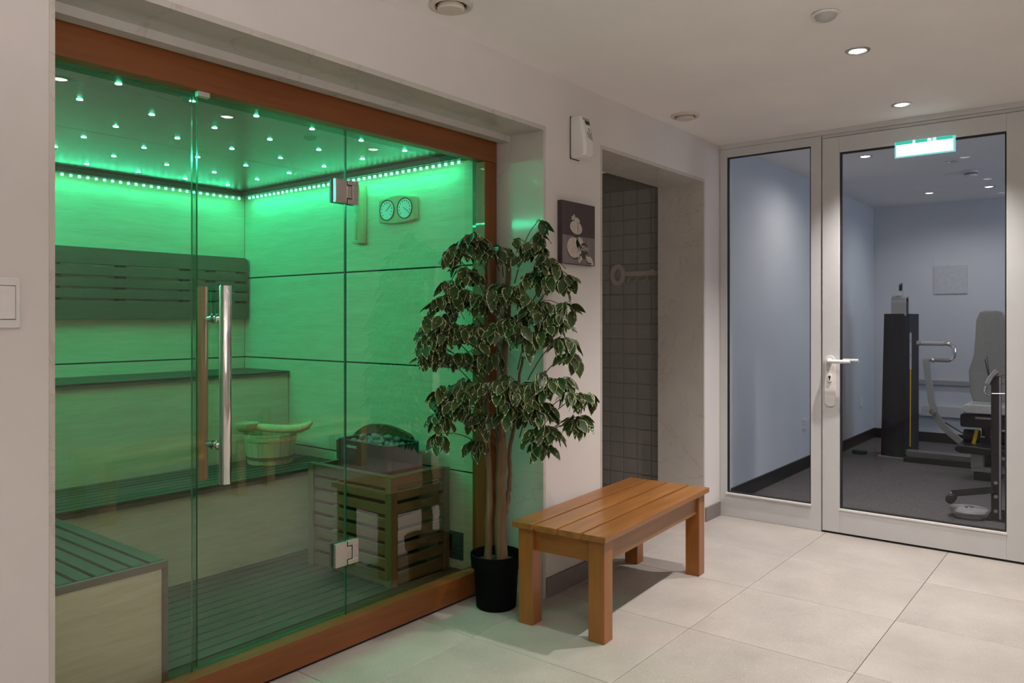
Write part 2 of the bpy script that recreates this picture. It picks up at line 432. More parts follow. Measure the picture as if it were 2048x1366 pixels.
for zc_ in (1.842, .370):
    hb = MB(); hb.box(2.000, 2.0585, 2.490, 2.506, zc_-.048, zc_+.048); hb.box(2.0585, 2.083, 2.490, 2.506, zc_-.025, zc_+.025)
    hg = hb.build('hinge', M['steel'], gd, bevel=.0012, seg=1)
    cp = MB(); cp.box(2.0635, 2.118, 2.490, 2.506, zc_+.029, zc_+.048); cp.box(2.0635, 2.118, 2.490, 2.506, zc_-.048, zc_-.029); cp.box(2.087, 2.118, 2.490, 2.506, zc_-.029, zc_+.029)
    cp.build('hinge_plate', M['steel'], hg, bevel=.001, seg=1)
    bx(1.998, 2.116, 2.518, 2.527, zc_-.048, zc_+.048).build('hinge_back', M['blackm'], hg)
    bx(2.059, 2.087, 2.500, 2.506, zc_-.03, zc_+.03).build('hinge_pin', M['black'], hg)
HX = 1.497
hd = MB().lathe((HX, 2.462, 0), [(.0195, .750), (.021, .752), (.021, 1.438), (.0195, 1.440)], 28).build('handle', M['chrome'], gd, smooth=True)
hd['label'] = 'polished chrome outer pull bar'
gr_ = MB().lathe((1.484, 2.592, 0), [(.018, .753), (.0205, .756), (.0205, 1.436), (.018, 1.439)], 24).build('wooden_grip', M['grip'], hd, smooth=True)
gr_['label'] = 'brown wooden inner pull bar'
for z in (1.325, .881):
    MB().lathe((HX-.004, 0, z), [(.011, 2.480), (.011, 2.496), (.0165, 2.497), (.0165, 2.506)], 20, 'y').build('standoff', M['chrome'], hd, smooth=True)
    MB().lathe((HX-.008, 0, z), [(.0165, 2.5185), (.0165, 2.530), (.011, 2.531), (.011, 2.576)], 20, 'y').build('standoff', M['chrome'], hd, smooth=True)

# benches
def slats(parent, along, lo, hi, pos0, pos1, n, gap, z0, z1, mat):
    """n slats with length lo..hi along axis 'x'/'y', spread from pos0 to pos1"""
    p = (pos1-pos0+gap)/n; w_ = p-gap; src = None
    for k in range(n):
        c = pos0 + k*p + w_/2
        mid = ((lo+hi)/2, c, (z0+z1)/2) if along == 'x' else (c, (lo+hi)/2, (z0+z1)/2)
        if src is None:
            L = (hi-lo)/2
            mb = MB(); mb.box(*((-L, L, -w_/2, w_/2) if along == 'x' else (-w_/2, w_/2, -L, L)), -(z1-z0)/2, (z1-z0)/2)
            src = mb.build('slat', mat, parent, bevel=.003, seg=2, loc=(0, 0, 0))
            o = src
        else: o = src.copy(); C.objects.link(o)
        o.parent = parent; o.location = Vector(mid)-OFF[parent.name]
ZL, ZU = .486, 1.0
lb = thing('sauna_bench', 'lower sauna bench with dark slatted seat along the back, wooden bucket on it', 'bench', (1.8, 3.9, 0))
slats(lb, 'x', SX0+.01, SX1-.004, 3.62, 4.125, 8, .012, ZL-.016, ZL, M['thermo_x'])
bx(1.365, SX1-.004, 3.64, 3.655, .008, ZL-.018).build('front_panel', M['panel_x'], lb)
bx(1.365, SX1-.004, 3.622, 3.6395, ZL-.036, ZL-.0165).build('edge_trim', M['edge'], lb)
bx(SX0+.01, SX1-.004, 3.70, 4.12, ZL-.06, ZL-.0165).build('support', M['dark'], lb)
ub = thing('sauna_bench', 'upper sauna bench across the back wall, below the slatted backrest', 'bench', (1.8, 4.4, 0))
slats(ub, 'x', SX0+.01, SX1-.004, 4.145, SY1-.004, 7, .012, ZU-.012, ZU, M['thermo_x'])
bx(SX0+.01, SX1-.004, 4.162, 4.18, .008, ZU-.0125).build('front_panel', M['panel_x'], ub)
bx(SX0+.01, SX1-.004, 4.147, 4.1615, ZU-.027, ZU-.0125).build('edge_trim', M['edge'], ub)
bx(SX0+.01, SX1-.004, 4.2, 4.63, ZU-.05, ZU-.0125).build('support', M['dark'], ub)
st = thing('sauna_bench', 'low side bench at the left with pale end panel close behind the glass', 'bench', (1.05, 3.1, 0))
slats(st, 'y', 2.635, 3.615, SX0+.02, 1.368, 11, .013, ZL-.024, ZL, M['thermo_y'])
bx(SX0+.02, 1.352, 2.622, 2.637, .008, ZL-.027).build('end_panel', M['panel_x'], st)
bx(SX0+.02, 1.3725, 2.616, 2.6345, ZL-.0265, ZL-.002).build('edge_trim', M['edge'], st, bevel=.002)
bx(1.3525, 1.3725, 2.616, 2.6365, .008, ZL-.027).build('corner_trim', M['edge'], st, bevel=.002)
bx(1.338, 1.352, 2.64, 3.615, .008, ZL-.027).build('side_panel', M['panel_y'], st)
bx(SX0+.05, 1.33, 2.70, 3.60, ZL-.07, ZL-.0265).build('support', M['dark'], st)
# duckboard
db = thing('duckboard', 'dark slatted duckboard covering the sauna floor behind the glass', 'floor mat', (2.1, 3.1, .006))
slats(db, 'x', 1.385, SX1-.006, 2.61, 3.61, 14, .011, .018, .038, M['thermo_x'])
for x in (1.5, 2.15, 2.85): bx(x-.02, x+.02, 2.61, 3.61, .007, .0175).build('bearer', M['thermo_y'], db)
# backrest
br = thing('backrest', 'dark slatted backrest board fixed to the sauna back wall', 'backrest', (1.8, 4.63, 1.326))
def rslat(z0, z1, r_tr, r_br, x0=.95, x1=2.955):
    p = []
    for (cx_, cz_, a0, r) in ((x1, z1, 0, r_tr), (x0, z1, pi/2, r_tr), (x0, z0, pi, r_br), (x1, z0, 3*pi/2, r_br)):
        sx = -1 if cx_ == x1 else 1; sz = -1 if cz_ == z1 else 1
        for k in range(5):
            a = a0+k*pi/8; p.append((cz_+sz*r+r*sin(a), cx_+sx*r+r*cos(a)))
    MB().prism(p, 4.585, 4.607, 'y').build('slat', M['back_x'], br, bevel=.002, seg=1)
for z0, z1, a, b in ((1.636, 1.730, .03, .008), (1.573, 1.626, .008, .008), (1.507, 1.559, .008, .008), (1.443, 1.496, .008, .008), (1.326, 1.430, .008, .02)):
    rslat(z0, z1, a, b)
for x in (1.10, 1.42, 1.78, 2.138, 2.534, 2.708, 2.925):
    bx(x-.024, x+.024, 4.608, 4.648, 1.34, 1.72).build('batten', M['back_x'], br)

# green lights: two LED strips under the cove, an added unseen one, and star lights
def led_strip(label, wall, watts, tilt):
    """strip of diodes on a base under a cove batten, and the light it gives, on one wall of the cabin"""
    N = {'back': 48, 'right': 42, 'left': 42}[wall]
    if wall == 'back':
        t = thing('led_strip', label, 'light strip', (1.8, 4.62, 2.12))
        bx(SX0+.01, SX1-.005, 4.59, SY1-.002, 2.136, SZ-.001).build('cove_batten', M['thermo_x'], t)
        bx(SX0+.06, SX1-.064, 4.612, 4.626, 2.1325, 2.1355).build('strip_base', M['greyp'], t)
        pts = [(SX0+.07+.0455*k, 4.619, 2.126) for k in range(N)]
    else:
        xa, sg = (SX1, 1) if wall == 'right' else (SX0, -1)
        t = thing('led_strip', label, 'light strip', (xa-.03*sg, 3.6, 2.12))
        bx(*sorted((xa-.06*sg, xa-.002*sg)), 2.64, 4.585, 2.136, SZ-.001).build('cove_batten', M['thermo_y'], t)
        bx(*sorted((xa-.038*sg, xa-.024*sg)), 2.66, 4.583, 2.1325, 2.1355).build('strip_base', M['greyp'], t)
        pts = [(xa-.031*sg, 2.68+.0455*k, 2.126) for k in range(N)]
    src = None
    for p in pts:
        if src is None:
            src = bx(-.0062, .0062, -.0062, .0062, -.0075, .006).build('diode', M['led'], t, bevel=.002, seg=1, loc=(0, 0, 0)); o = src
        else: o = src.copy(); C.objects.link(o)
        o.parent = t; o.location = Vector(p)-OFF[t.name]
    L = bpy.data.lights.new('led_strip_light', 'AREA'); L.shape = 'RECTANGLE'; L.color = GREEN; L.energy = watts
    lo = bpy.data.objects.new('led_strip_light', L); C.objects.link(lo); lo.parent = t
    if wall == 'back':
        L.size = 2.1; L.size_y = .006; lo.location = Vector((1.8, 4.600, 2.132))-OFF[t.name]; lo.rotation_euler = (radians(-tilt), 0, 0)
    else:
        L.size = .006; L.size_y = 1.85 if sg > 0 else 1.3; lo.location = Vector((xa-.048*sg, 3.62 if sg > 0 else 3.92, 2.132))-OFF[t.name]; lo.rotation_euler = (0, radians(tilt*sg), 0)
    # tilt turns the strip from straight down (0) towards the middle of the cabin
    return t
led_strip('green LED strip with bright diodes along the top of the sauna back wall', 'back', GREEN_W*1.2, 20)
led_strip('green LED strip with bright diodes along the top of the sauna right wall', 'right', GREEN_W*1.5, 15)
led_strip('added unseen green LED strip on the sauna left wall, brightening the right wall', 'left', GREEN_W*5.0, 58)  # strip added out of view to fill the right wall with green
src = None
for i in range(7):
    for j in range(6):
        x, y = 1.02+.2805*i, 2.83+.3175*j
        if y > 4.5 or x > 2.85: continue
        if src is None:
            src = MB().lathe((0, 0, 0), [(.011, -.0002), (.010, -.0012), (.006, -.002), (.002, -.0022)], 14).build('star_light', M['star'], smooth=True); o = src
        else: o = src.copy(); C.objects.link(o)
        o.location = (x, y, SZ)
        tag(o, 'small round green star light set in the sauna ceiling', 'light', 'green star lights in the sauna ceiling')

# heater guard
gx0, gx1, gy0, gy1, gz = 2.535, 2.940, 2.745, 3.385, .562
gu = thing('heater_guard', 'square slatted wooden guard box around the black sauna heater', 'guard', (2.75, 3.06, .038))
for x in (gx0, gx1-.04):
    for y in (gy0, gy1-.045):
        bx(x, x+.04, y, y+.045, .039, gz).build('post', M['guard_z'], gu, bevel=.003)
zz = [(.045, .105), (.125, .170), (.190, .235), (.255, .300), (.320, .365), (.385, .430), (.450, .495), (.512, .560)]
for z0, z1 in zz:
    bx(gx0+.0405, gx1-.0405, gy0+.006, gy0+.024, z0, z1).build('slat', M['guard_x'], gu, bevel=.002, seg=1)
    bx(gx0+.006, gx0+.024, gy0+.0455, gy1-.0455, z0, z1).build('slat', M['guard_y'], gu, bevel=.002, seg=1)
    bx(gx0+.0405, gx1-.0405, gy1-.024, gy1-.006, z0, z1).build('slat', M['guard_x'], gu, bevel=.002, seg=1)
bx(gx0+.001, gx1-.0405, gy0+.001, gy0+.0445, gz+.0005, gz+.008).build('top_rail', M['guard_x'], gu, bevel=.002)
bx(gx0+.001, gx0+.040, gy0+.0455, gy1-.001, gz+.0005, gz+.008).build('top_rail', M['guard_y'], gu, bevel=.002)
bx(gx0+.06, gx1-.03, gy0+.03, gy0+.05, .44, .50).build('inner_rail', M['guard_x'], gu)
# heater
ht = thing('sauna_heater', 'black electric sauna heater full of stones inside the wooden guard', 'heater', (2.78, 3.07, .40))
hx0, hx1, hy0, hy1, hz = 2.625, 2.862, 2.872, 3.265, .690
def hpoly(ins):
    p = []
    for (cx_, cy_, a0, r) in ((hx1-ins, hy1-ins, 0, .01), (hx0+ins, hy1-ins, pi/2, .03), (hx0+ins, hy0+ins, pi, .05), (hx1-ins, hy0+ins, 3*pi/2, .03)):
        sx = -1 if cx_ > (hx0+hx1)/2 else 1; sy = -1 if cy_ > (hy0+hy1)/2 else 1
        for k in range(6):
            a = a0+k*pi/10; p.append((cx_+sx*r+r*cos(a), cy_+sy*r+r*sin(a)))
    return p
mb = MB()
ro, ri = hpoly(0), hpoly(.012)
def slope(x, y): return hz - .012*((hx1-x)/(hx1-hx0))*0 + .010*((y-hy0)/(hy1-hy0))
mb.rings([[(x, y, .13) for x, y in ro], [(x, y, slope(x, y)) for x, y in ro], [(x, y, slope(x, y)) for x, y in ri], [(x, y, .60) for x, y in ri]], cap0=True, cap1=True)
hbdy = mb.build('body', M['blackm'], ht, smooth=True)
bx(hx1+.0005, 2.945, 2.95, 3.2, .42, .62).build('wall_bracket', M['blackm'], ht)
arc = [(3.03, .50), (3.66, .50), (3.665, .612), (3.59, .634), (3.53, .644), (3.475, .686), (3.42, .715), (3.36, .732), (3.30, .737), (3.23, .737), (3.16, .727), (3.06, .702), (3.035, .685)]
tag(MB().prism(arc, 2.9455, 2.9685, 'x').build('heat_shield', M['board'], bevel=.002, seg=1), 'dark brown curved wooden heat shield board on the wall behind the sauna heater', 'board')
text('lettering', 'sentiotec', .028, plain('silver_print', (.75, .75, .73), .4), ht,
     Matrix.Translation((hx0-.0012, 3.150, .668)) @ Matrix.Rotation(-pi/2, 4, 'Z') @ Matrix.Rotation(pi/2, 4, 'X'))
# heater stones
def stone_mesh(seed):
    r = random.Random(seed); bm = bmesh.new(); bmesh.ops.create_icosphere(bm, subdivisions=1, radius=1)
    for v in bm.verts: v.co *= r.uniform(.75, 1.15)
    me = bpy.data.meshes.new('heater_stone'); bm.to_mesh(me); bm.free(); me.materials.append(M['stone']); return me
sm_ = [stone_mesh(k) for k in range(5)]
k = 0
for i in range(6):
    for j in range(8):
        x = hx0+.040+.036*i+rnd.uniform(-.004, .004); y = hy0+.044+.042*j+rnd.uniform(-.005, .005)
        if x > hx1-.034 or (i == 0 and j in (0, 7)): continue
        o = bpy.data.objects.new('heater_stone', sm_[k % 5]); C.objects.link(o); k += 1
        s_ = rnd.uniform(.018, .023); o.scale = (s_, s_*rnd.uniform(.9, 1.15), s_*rnd.uniform(.7, .95))
        o.location = (x, y, .672+rnd.uniform(-.006, .010)+.012*sin(pi*j/7)); o.rotation_euler = (rnd.uniform(0, 6), rnd.uniform(0, 6), rnd.uniform(0, 6))
        tag(o, 'rough grey stone in the heap on top of the sauna heater', 'stone', 'stones heaped in the sauna heater')
for k, (dx, dy, dz) in enumerate(((.10, .20, .038), (.13, .14, .034), (.08, .27, .033))):
    o = bpy.data.objects.new('heater_stone', sm_[k]); C.objects.link(o); o.scale = (.024, .032, .019)
    o.location = (hx0+dx, hy0+dy, .676+dz); o.rotation_euler = (.3, .4*k, k)
    tag(o, 'rough grey stone in the heap on top of the sauna heater', 'stone', 'stones heaped in the sauna heater')

# bucket and ladle on the lower bench
BCX, BCY, BZ = 2.69, 3.945, ZL+.001
bk = thing('bucket', 'round pale wooden sauna bucket standing on the lower bench', 'bucket', (BCX, BCY, BZ))
NS = 14
def brad(z): return .130+.022*(z/.17)
for k in range(NS):
    a0, a1 = 2*pi*k/NS+.006, 2*pi*(k+1)/NS-.006
    top = .30 if k == 2 else .172
    def P(a, r, z): return (BCX+r*cos(a), BCY+r*sin(a), BZ+z)
    mb = MB(); R = []
    zs_ = [0, .172] if k != 2 else [0, .172, .20, .265, .295, .302]
    for z in zs_:
        am = (a0+a1)/2; hw = (a1-a0)/2
        if k == 2 and z > .18: hw *= {.20: .52, .265: .74, .295: .62, .302: .30}[z]
        r = brad(min(z, .2))
        R.append([P(am-hw, r, z), P(am+hw, r, z), P(am+hw, r-.013, z), P(am-hw, r-.013, z)])
    mb.rings(R); mb.build('stave', M['bucket'], bk, bevel=.0015, seg=1)
for z in (.028, .135):
    r = brad(z)+.0035
    MB().lathe((BCX, BCY, BZ), [(r-.003, z), (r, z+.001), (r+.0016, z+.017), (r-.0014, z+.018)], 40, cap0=False, cap1=False).build('hoop', M['guard_z'] if z < .1 else M['bucket'], bk, smooth=True)
MB().lathe((BCX, BCY, BZ), [(.114, .010), (.118, .018)], 32).build('bottom', M['bucket'], bk)
ld = thing('ladle', 'wooden ladle with curled handle laid across the bucket rim', 'ladle', (BCX, BCY-.04, BZ+.175))
e1 = Vector((.6215, -.7834, 0)); c0 = Vector((BCX-.02, BCY-.06, BZ+.199))
pts = [c0+e1*a+Vector((0, 0, z)) for a, z in ((-.10, .014), (-.04, .008), (.03, .002), (.10, .002), (.155, .006), (.195, .020), (.222, .044))]
MB().tube(pts, [.020, .024, .024, .025, .026, .022, .010], 14).build('ladle_handle', M['ladle'], ld, smooth=True)
bw = c0+e1*-.155+Vector((0, 0, .008))
MB().lathe(tuple(bw), [(.022, -.024), (.050, -.016), (.066, .006), (.068, .030), (.062, .030), (.045, -.002), (.01, -.012)], 24).build('ladle_bowl', M['ladle'], ld, smooth=True)

# sand timer, thermometer, vent on the right wall
tx = thing('sand_timer', 'narrow wooden sand timer hanging on the sauna right wall', 'timer', (2.96, 3.455, 1.76))
bx(2.957, 2.969, 3.42, 3.49, 1.758, 2.09).build('backplate', M['bucket'], tx, bevel=.002)
bx(2.915, 2.9565, 3.42, 3.436, 1.758, 2.09).build('side_rail', M['bucket'], tx, bevel=.002)
for z in (1.758, 2.076): bx(2.915, 2.9565, 3.4365, 3.49, z, z+.014).build('end_block', M['bucket'], tx, bevel=.001)
tb = MB().lathe((2.936, 3.464, 0), [(.006, 1.774), (.016, 1.78), (.016, 1.905), (.003, 1.922), (.016, 1.94), (.016, 2.066), (.006, 2.074)], 18)
tb.build('glass_tube', glass('tube_glass', (.9, .95, .92), 1.5), tx, smooth=True)
MB().lathe((2.936, 3.464, 0), [(.0145, 1.782), (.0145, 1.87), (.002, 1.885)], 16).build('sand', M['sand'], tx, smooth=True)
tg = thing('thermometer', 'twin dial thermometer and hygrometer in a wooden case on the sauna wall', 'thermometer', (2.96, 3.14, 1.93))
cs = []
for k in range(9):
    u = k/8; cs.append((3.285-.283*u, 1.862-.012*sin(pi*u)))
for k in range(9):
    u = k/8; cs.append((3.002+.283*u, 1.985+.02*sin(pi*u)))
MB().prism(cs, 2.938, 2.969, 'x').build('case', M['bucket'], tg, bevel=.006, seg=3)
for y, nm in ((3.213, 'dial'), (3.073, 'dial')):
    d = MB().lathe((0, y, 1.927), [(.052, 2.9375), (.052, 2.934)], 32, 'x').build(nm, M['dial'], tg)
    MB().lathe((0, y, 1.927), [(.052, 2.9374), (.058, 2.932), (.058, 2.9374)], 32, 'x', cap0=False, cap1=False).build('bezel', M['guard_z'], d, smooth=True)
    for k in range(11):
        a = radians(-40+26*k)
        m_ = MB(); c_ = (y+.041*cos(a), 1.927+.041*sin(a)); m_.box(2.9325, 2.9338, c_[0]-.0022, c_[0]+.0022, c_[1]-.0035, c_[1]+.0035)
        m_.build('tick', M['black'], d)
    a = radians(140 if y > 3.1 else 215); dy, dz = cos(a), sin(a)
    m_ = MB(); m_.tube([(2.932, y-dy*.008, 1.927-dz*.008), (2.932, y+dy*.036, 1.927+dz*.036)], .0014, 6); m_.build('needle', M['black'], d)
vg = thing('vent_grille', 'small dark louvred vent low on the sauna wall beside the frame post', 'vent', (2.96, 2.73, .10))
bx(2.961, 2.969, 2.675, 2.785, .085, .225).build('backing', M['dark'], vg)
for k in range(6):
    z = .096+.021*k; bx(2.954, 2.9605, 2.683, 2.777, z, z+.008).build('louvre', M['black'], vg)

# ------------------------------------------------------------------ gym glazing
FX0, FX1 = XG, XG+.06
Z1 = 2.47
w1 = thing('window_1', 'tall narrow fixed sidelight in pale aluminium left of the gym door', 'window', (XG, 1.84, 0)); w1['kind'] = 'structure'
def ringframe(mb, y0, y1, z0, z1, oy0, oy1, oz0, oz1, x0, x1):
    mb.box(x0, x1, y0, oy0, z0, z1); mb.box(x0, x1, oy1, y1, z0, z1)
    mb.box(x0, x1, oy0, oy1, z0, oz0); mb.box(x0, x1, oy0, oy1, oz1, z1); return mb
ringframe(MB(), 1.502, 2.168, .0, Z1, 1.566, 2.118, .158, 2.414, FX0, FX1).build('window_frame', M['alu'], w1)
def gaskets(y0, y1, z0, z1, par, t=.007):
    ringframe(MB(), y0, y1, z0, z1, y0+t, y1-t, z0+t*1.2, z1-t, XG+.006, XG+.03).build('gasket', M['gasket'], par)
def bead(y0, y1, z, par):
    bx(XG-.013, XG+.016, y0, y1, z-.006, z+.0055).build('glazing_bead', M['white'], par, bevel=.002)  # bead made white and proud to imitate the bright highlight below the glass
def gpane(y0, y1, z0, z1, par):
    bx(XG+.022, XG+.028, y0, y1, z0, z1).build('glass_pane', M['gglass'], par)
gaskets(1.566, 2.118, .158, 2.414, w1); gpane(1.573, 2.111, .167, 2.407, w1); bead(1.562, 2.122, .155, w1)
d1 = thing('door_1', 'pale aluminium glass door to the gym with white lever handle', 'door', (XG, .96, 0)); d1['kind'] = 'structure'
LY0, LY1, LZ1 = .425, 1.494, 2.448
ringframe(MB(), LY0, LY1, .012, LZ1, .520, 1.392, .157, 2.352, XG-.008, FX1-.01).build('door_leaf', M['alu'], d1, bevel=.0015, seg=1)
gaskets(.520, 1.392, .157, 2.352, d1, .009); gpane(.529, 1.383, .168, 2.343, d1); bead(.516, 1.396, .154, d1)
bp = MB().prism(rrect(.066, .315, .03, 6, 1.4455, .943), XG-.017, XG-.0085, 'x').build('handle_plate', M['white'], d1, bevel=.003)
lev = MB(); lev.lathe((0, 1.447, 1.066), [(.0175, XG-.018), (.0165, XG-.03), (.011, XG-.036), (.010, XG-.05)], 20, 'x')
lev.tube([(XG-.048, 1.447, 1.066), (XG-.062, 1.44, 1.066), (XG-.066, 1.42, 1.066), (XG-.066, 1.35, 1.067), (XG-.064, 1.315, 1.068)], [.010, .0115, .0115, .0115, .0095], 14)
lev.build('lever', M['white'], bp, smooth=True)
lev2 = MB(); lev2.tube([(XG+.062, 1.447, 1.066), (XG+.10, 1.44, 1.066), (XG+.105, 1.42, 1.066), (XG+.105, 1.31, 1.067)], .0115, 14)
lev2.build('lever', M['white'], bp, smooth=True)
MB().prism(rrect(.024, .05, .011, 6, 1.4455, .962), XG-.026, XG-.0175, 'x').build('lock_cylinder', M['white'], bp, bevel=.002)
mk = MB(); mk.lathe((0, 1.4455, .968), [(.0075, XG-.0268), (.0075, XG-.0262)], 16, 'x'); mk.box(XG-.0268, XG-.0262, 1.4425, 1.4485, .948, .966)
mk.build('keyhole', M['black'], bp)
fr_ = MB(); fr_.box(FX0, FX1, .30, .42, 0, Z1); fr_.box(FX0, FX1, .42, 1.4985, LZ1+.004, Z1); fr_.box(FX0+.02, FX1, 1.4955, 1.501, 0, Z1)
struct('door_2', fr_, M['alu'], label='fixed pale aluminium frame around the gym door')['category'] = 'door frame'
struct('trim_8', bx(XG-.012, XG+.06, .30, 2.169, Z1+.001, H-.0005), M['alu'])
struct('wall_far', bx(XG, XG+.12, -1.35, .30, -.12, H), M['wall'])
struct('trim_9', bx(XG-.004, XG+.09, .425, 1.4955, .0005, .006), M['dark'])   # threshold under the door

# exit sign on the head of the door
sg = thing('exit_sign', 'lit emergency exit sign, white with a green top band, above the gym door glass', 'sign', (XG-.02, .92, 2.27))
sy0, sy1, sz0, sz1 = .768, 1.073, 2.274, 2.362
bx(XG-.0215, XG-.0165, sy0-.006, sy1+.004, sz0-.004, sz1).build('acrylic_plate', M['acrylic'], sg, bevel=.001)
bx(XG-.0235, XG-.022, sy0+.006, sy1-.006, sz0+.005, 2.3445).build('white_panel', M['exit_w'], sg)
for a, b in ((sy1-.003, sy1-.092), (sy1-.106, sy1-.169), (sy1-.214, sy0+.008)):
    bx(XG-.0235, XG-.022, min(a, b), max(a, b), 2.3445, 2.3625).build('green_band', M['exit_g'], sg)
for y0, y1 in ((sy1-.105, sy1-.093), (sy1-.185, sy1-.17), (sy1-.213, sy1-.198)):
    bx(XG-.0235, XG-.022, y0, y1, 2.3445, 2.3625).build('pictogram', M['exit_w'], sg)
MB().lathe((0, sy0+.014, sz0+.012), [(.0025, XG-.0242), (.0025, XG-.0236)], 10, 'x').build('screw', M['greyp'], sg)
bx(XG-.016, XG-.0085, .80, 1.04, 2.353, 2.365).build('bracket', M['acrylic'], sg)

# ------------------------------------------------------------------ gym room
GX1, GY_L, GY_R, GH = 9.4, 2.25, -2.5, 2.58
struct('floor_gym', bx(XG+.1, GX1+.1, GY_R-.1, GY_L+.1, -.1, .0), M['rubber'])
struct('wall_gym_left', bx(XG+.06, GX1+.1, GY_L, GY_L+.1, 0, GH), M['gymwall'])
struct('wall_gym_far', bx(GX1, GX1+.1, GY_R, GY_L+.1, 0, GH), M['gymwall'])
wg = MB(); wg.box(XG+.1, 6.5, GY_R-.1, GY_R, 0, GH); wg.box(8.1, GX1+.1, GY_R-.1, GY_R, 0, GH); wg.box(6.5, 8.1, GY_R-.1, GY_R, 0, .9); wg.box(6.5, 8.1, GY_R-.1, GY_R, 2.2, GH)
struct('wall_gym_right', wg, M['gymwall'])
struct('wall_gym_near', bx(XG+.02, XG+.12, GY_R-.1, -1.35, 0, GH), M['gymwall'])
struct('ceiling_gym', bx(XG+.06, GX1+.1, GY_R-.1, GY_L+.1, GH, GH+.1), M['ceil'])
w2 = MB(); 
for y in (6.5, 7.28, 8.06): w2.box(y, y+.04, GY_R-.07, GY_R-.03, .9, 2.2)
for z in (.9, 2.16): w2.box(6.5, 8.1, GY_R-.07, GY_R-.03, z, z+.04)
struct('window_2', w2, M['alu'], label='plain window in the gym right wall letting in daylight')
struct('baseboard_gym_left', bx(XG+.1, GX1-.001, GY_L-.014, GY_L, 0, .105), M['gbase'])
struct('baseboard_gym_far', bx(GX1-.014, GX1, GY_R+.01, GY_L-.015, 0, .105), M['gbase'])
struct('trim_10', bx(GX1-.03, GX1, -1.5, 1.93, .625, .672), M['greyp'])           # dark wall rail
tk = MB(); tk.box(GX1-.045, GX1, -1.5, 1.93, .285, .395)
struct('trim_11', tk, M['alu'], label='pale cable trunking on the gym far wall')
def socket(label, plane, x, y, z):
    t = thing('wall_socket', label, 'socket', (x, y, z))
    if plane == 'x':
        bx(x-.012, x, y-.07, y+.07, z-.04, z+.04).build('plate', M['white'], t, bevel=.002)
        for dy in (-.035, .035): 
            for a, b in ((0, .014), (-.012, -.012), (.012, -.012)): bx(x-.0128, x-.0121, y+dy+a-.003, y+dy+a+.003, z+b-.004, z+b+.004).build('slot', M['black'], t)
    else:
        bx(x-.045, x+.045, y-.012, y, z-.045, z+.045).build('plate', M['white'], t, bevel=.002)
        for a, b in ((0, .014), (-.012, -.012), (.012, -.012)): bx(x+a-.003, x+a+.003, y-.0128, y-.0121, z+b-.004, z+b+.004).build('slot', M['black'], t)
socket('white double socket on the gym trunking right of the weight tower', 'x', GX1-.0455, 1.83, .34)
socket('square white socket low on the gym left wall, behind the sidelight', 'y', 7.0, GY_L, .40)
socket('square white socket on the gym left wall, seen through the door', 'y', 8.85, GY_L, .44)
bx(GX1-.012, GX1-.0005, 1.33, 1.64, 1.60, 1.90).build('notice_board', plain('board_grey', (.50, .51, .53), .6)) 
tag(bpy.data.objects['notice_board'], 'faint blank grey board on the gym far wall above the exercise seat', 'board')

# multi gym
mg = thing('multi_gym', 'multi-station weight machine with black tower, grey backrest and press arm behind the glass door', 'exercise machine', (8.1, 1.4, 0))
def tower(z0, z1, sh=0):
    return [[(x, y, z) for x, y in ((8.36, 1.93+s_), (8.12, 1.88+s_), (8.085, 1.74), (8.10, 1.665), (8.16, 1.635), (8.40, 1.60))] for z, s_ in ((z0, 0), (z1, -.03))]
tw = MB().rings(tower(.0, 1.38)).build('weight_tower', M['navy'], mg, bevel=.004)
bx(8.07, 8.40, 1.60, 1.90, .0, .012).build('foot_plate', M['silver'], mg)
cap = MB(); 
ot = [(8.10, 1.36)]+[(8.17-.07*cos(a)+0, 1.49+.065*sin(a)) for a in [k*pi/10 for k in range(11)]]+[(8.24, 1.36)]
it = [(8.225, 1.36)]+[(8.17+.055*cos(a), 1.49+.048*sin(a)) for a in [k*pi/10 for k in range(11)]]+[(8.115, 1.36)]
MB().prism([(z, x) for x, z in ot+it], 1.655, 1.785, 'y').build('arch_cap', M['silver'], mg, bevel=.003)
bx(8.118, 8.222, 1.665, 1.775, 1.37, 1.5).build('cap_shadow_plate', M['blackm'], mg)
MB().lathe((8.17, 1.71, 1.635), [(.042, -.012), (.034, -.004), (.034, .004), (.042, .012)], 20, 'y').build('pulley', M['blackm'], mg, smooth=True)
bx(8.15, 8.19, 1.693, 1.696, 1.55, 1.68).build('pulley_bracket', M['chrome'], mg)
MB().tube([(8.12, 1.618, 1.2), (8.12, 1.618, .85)], .009, 8).build('guide_rod', M['chrome'], mg, smooth=True)
MB().tube([(8.12, 1.618, .86), (8.12, 1.622, .12)], .005, 6).build('cable', M['yellow'], mg, smooth=True)
rl = MB(); rl.box(7.95, 8.02, .55, 1.62, .05, .10); rl.box(8.10, 8.16, .55, 1.66, .04, .09)
rl.build('base_rail', M['railgrey'], mg, bevel=.004)
bx(7.93, 8.20, .5, 1.64, .0, .04).build('base_plate', M['blackm'], mg)
BX = 7.72
pd = [(1.03, .56), (1.075, .70), (1.085, .88), (1.045, 1.02), (1.035, 1.18), (1.028, 1.32), (1.00, 1.39), (.965, 1.402), (.87, 1.402), (.832, 1.385), (.808, 1.32), (.80, 1.18), (.79, 1.02), (.75, .88), (.76, .70), (.80, .56)]
MB().prism(pd, BX, BX+.075, 'x').build('back_pad', M['vinyl'], mg, bevel=.02, seg=3)
MB().prism(rrect(.33, .075, .03, 5, .917, .585), BX-.34, BX-.005, 'x').build('seat_pad', M['wrap'], mg, bevel=.012, seg=3)
MB().prism(rrect(.36, .11, .02, 4, .92, .485), BX-.32, BX+.02, 'x').build('seat_box', M['blackm'], mg, bevel=.008)
bx(BX-.325, BX-.3205, .86, .99, .505, .52).build('label_strip', M['greyp'], mg)
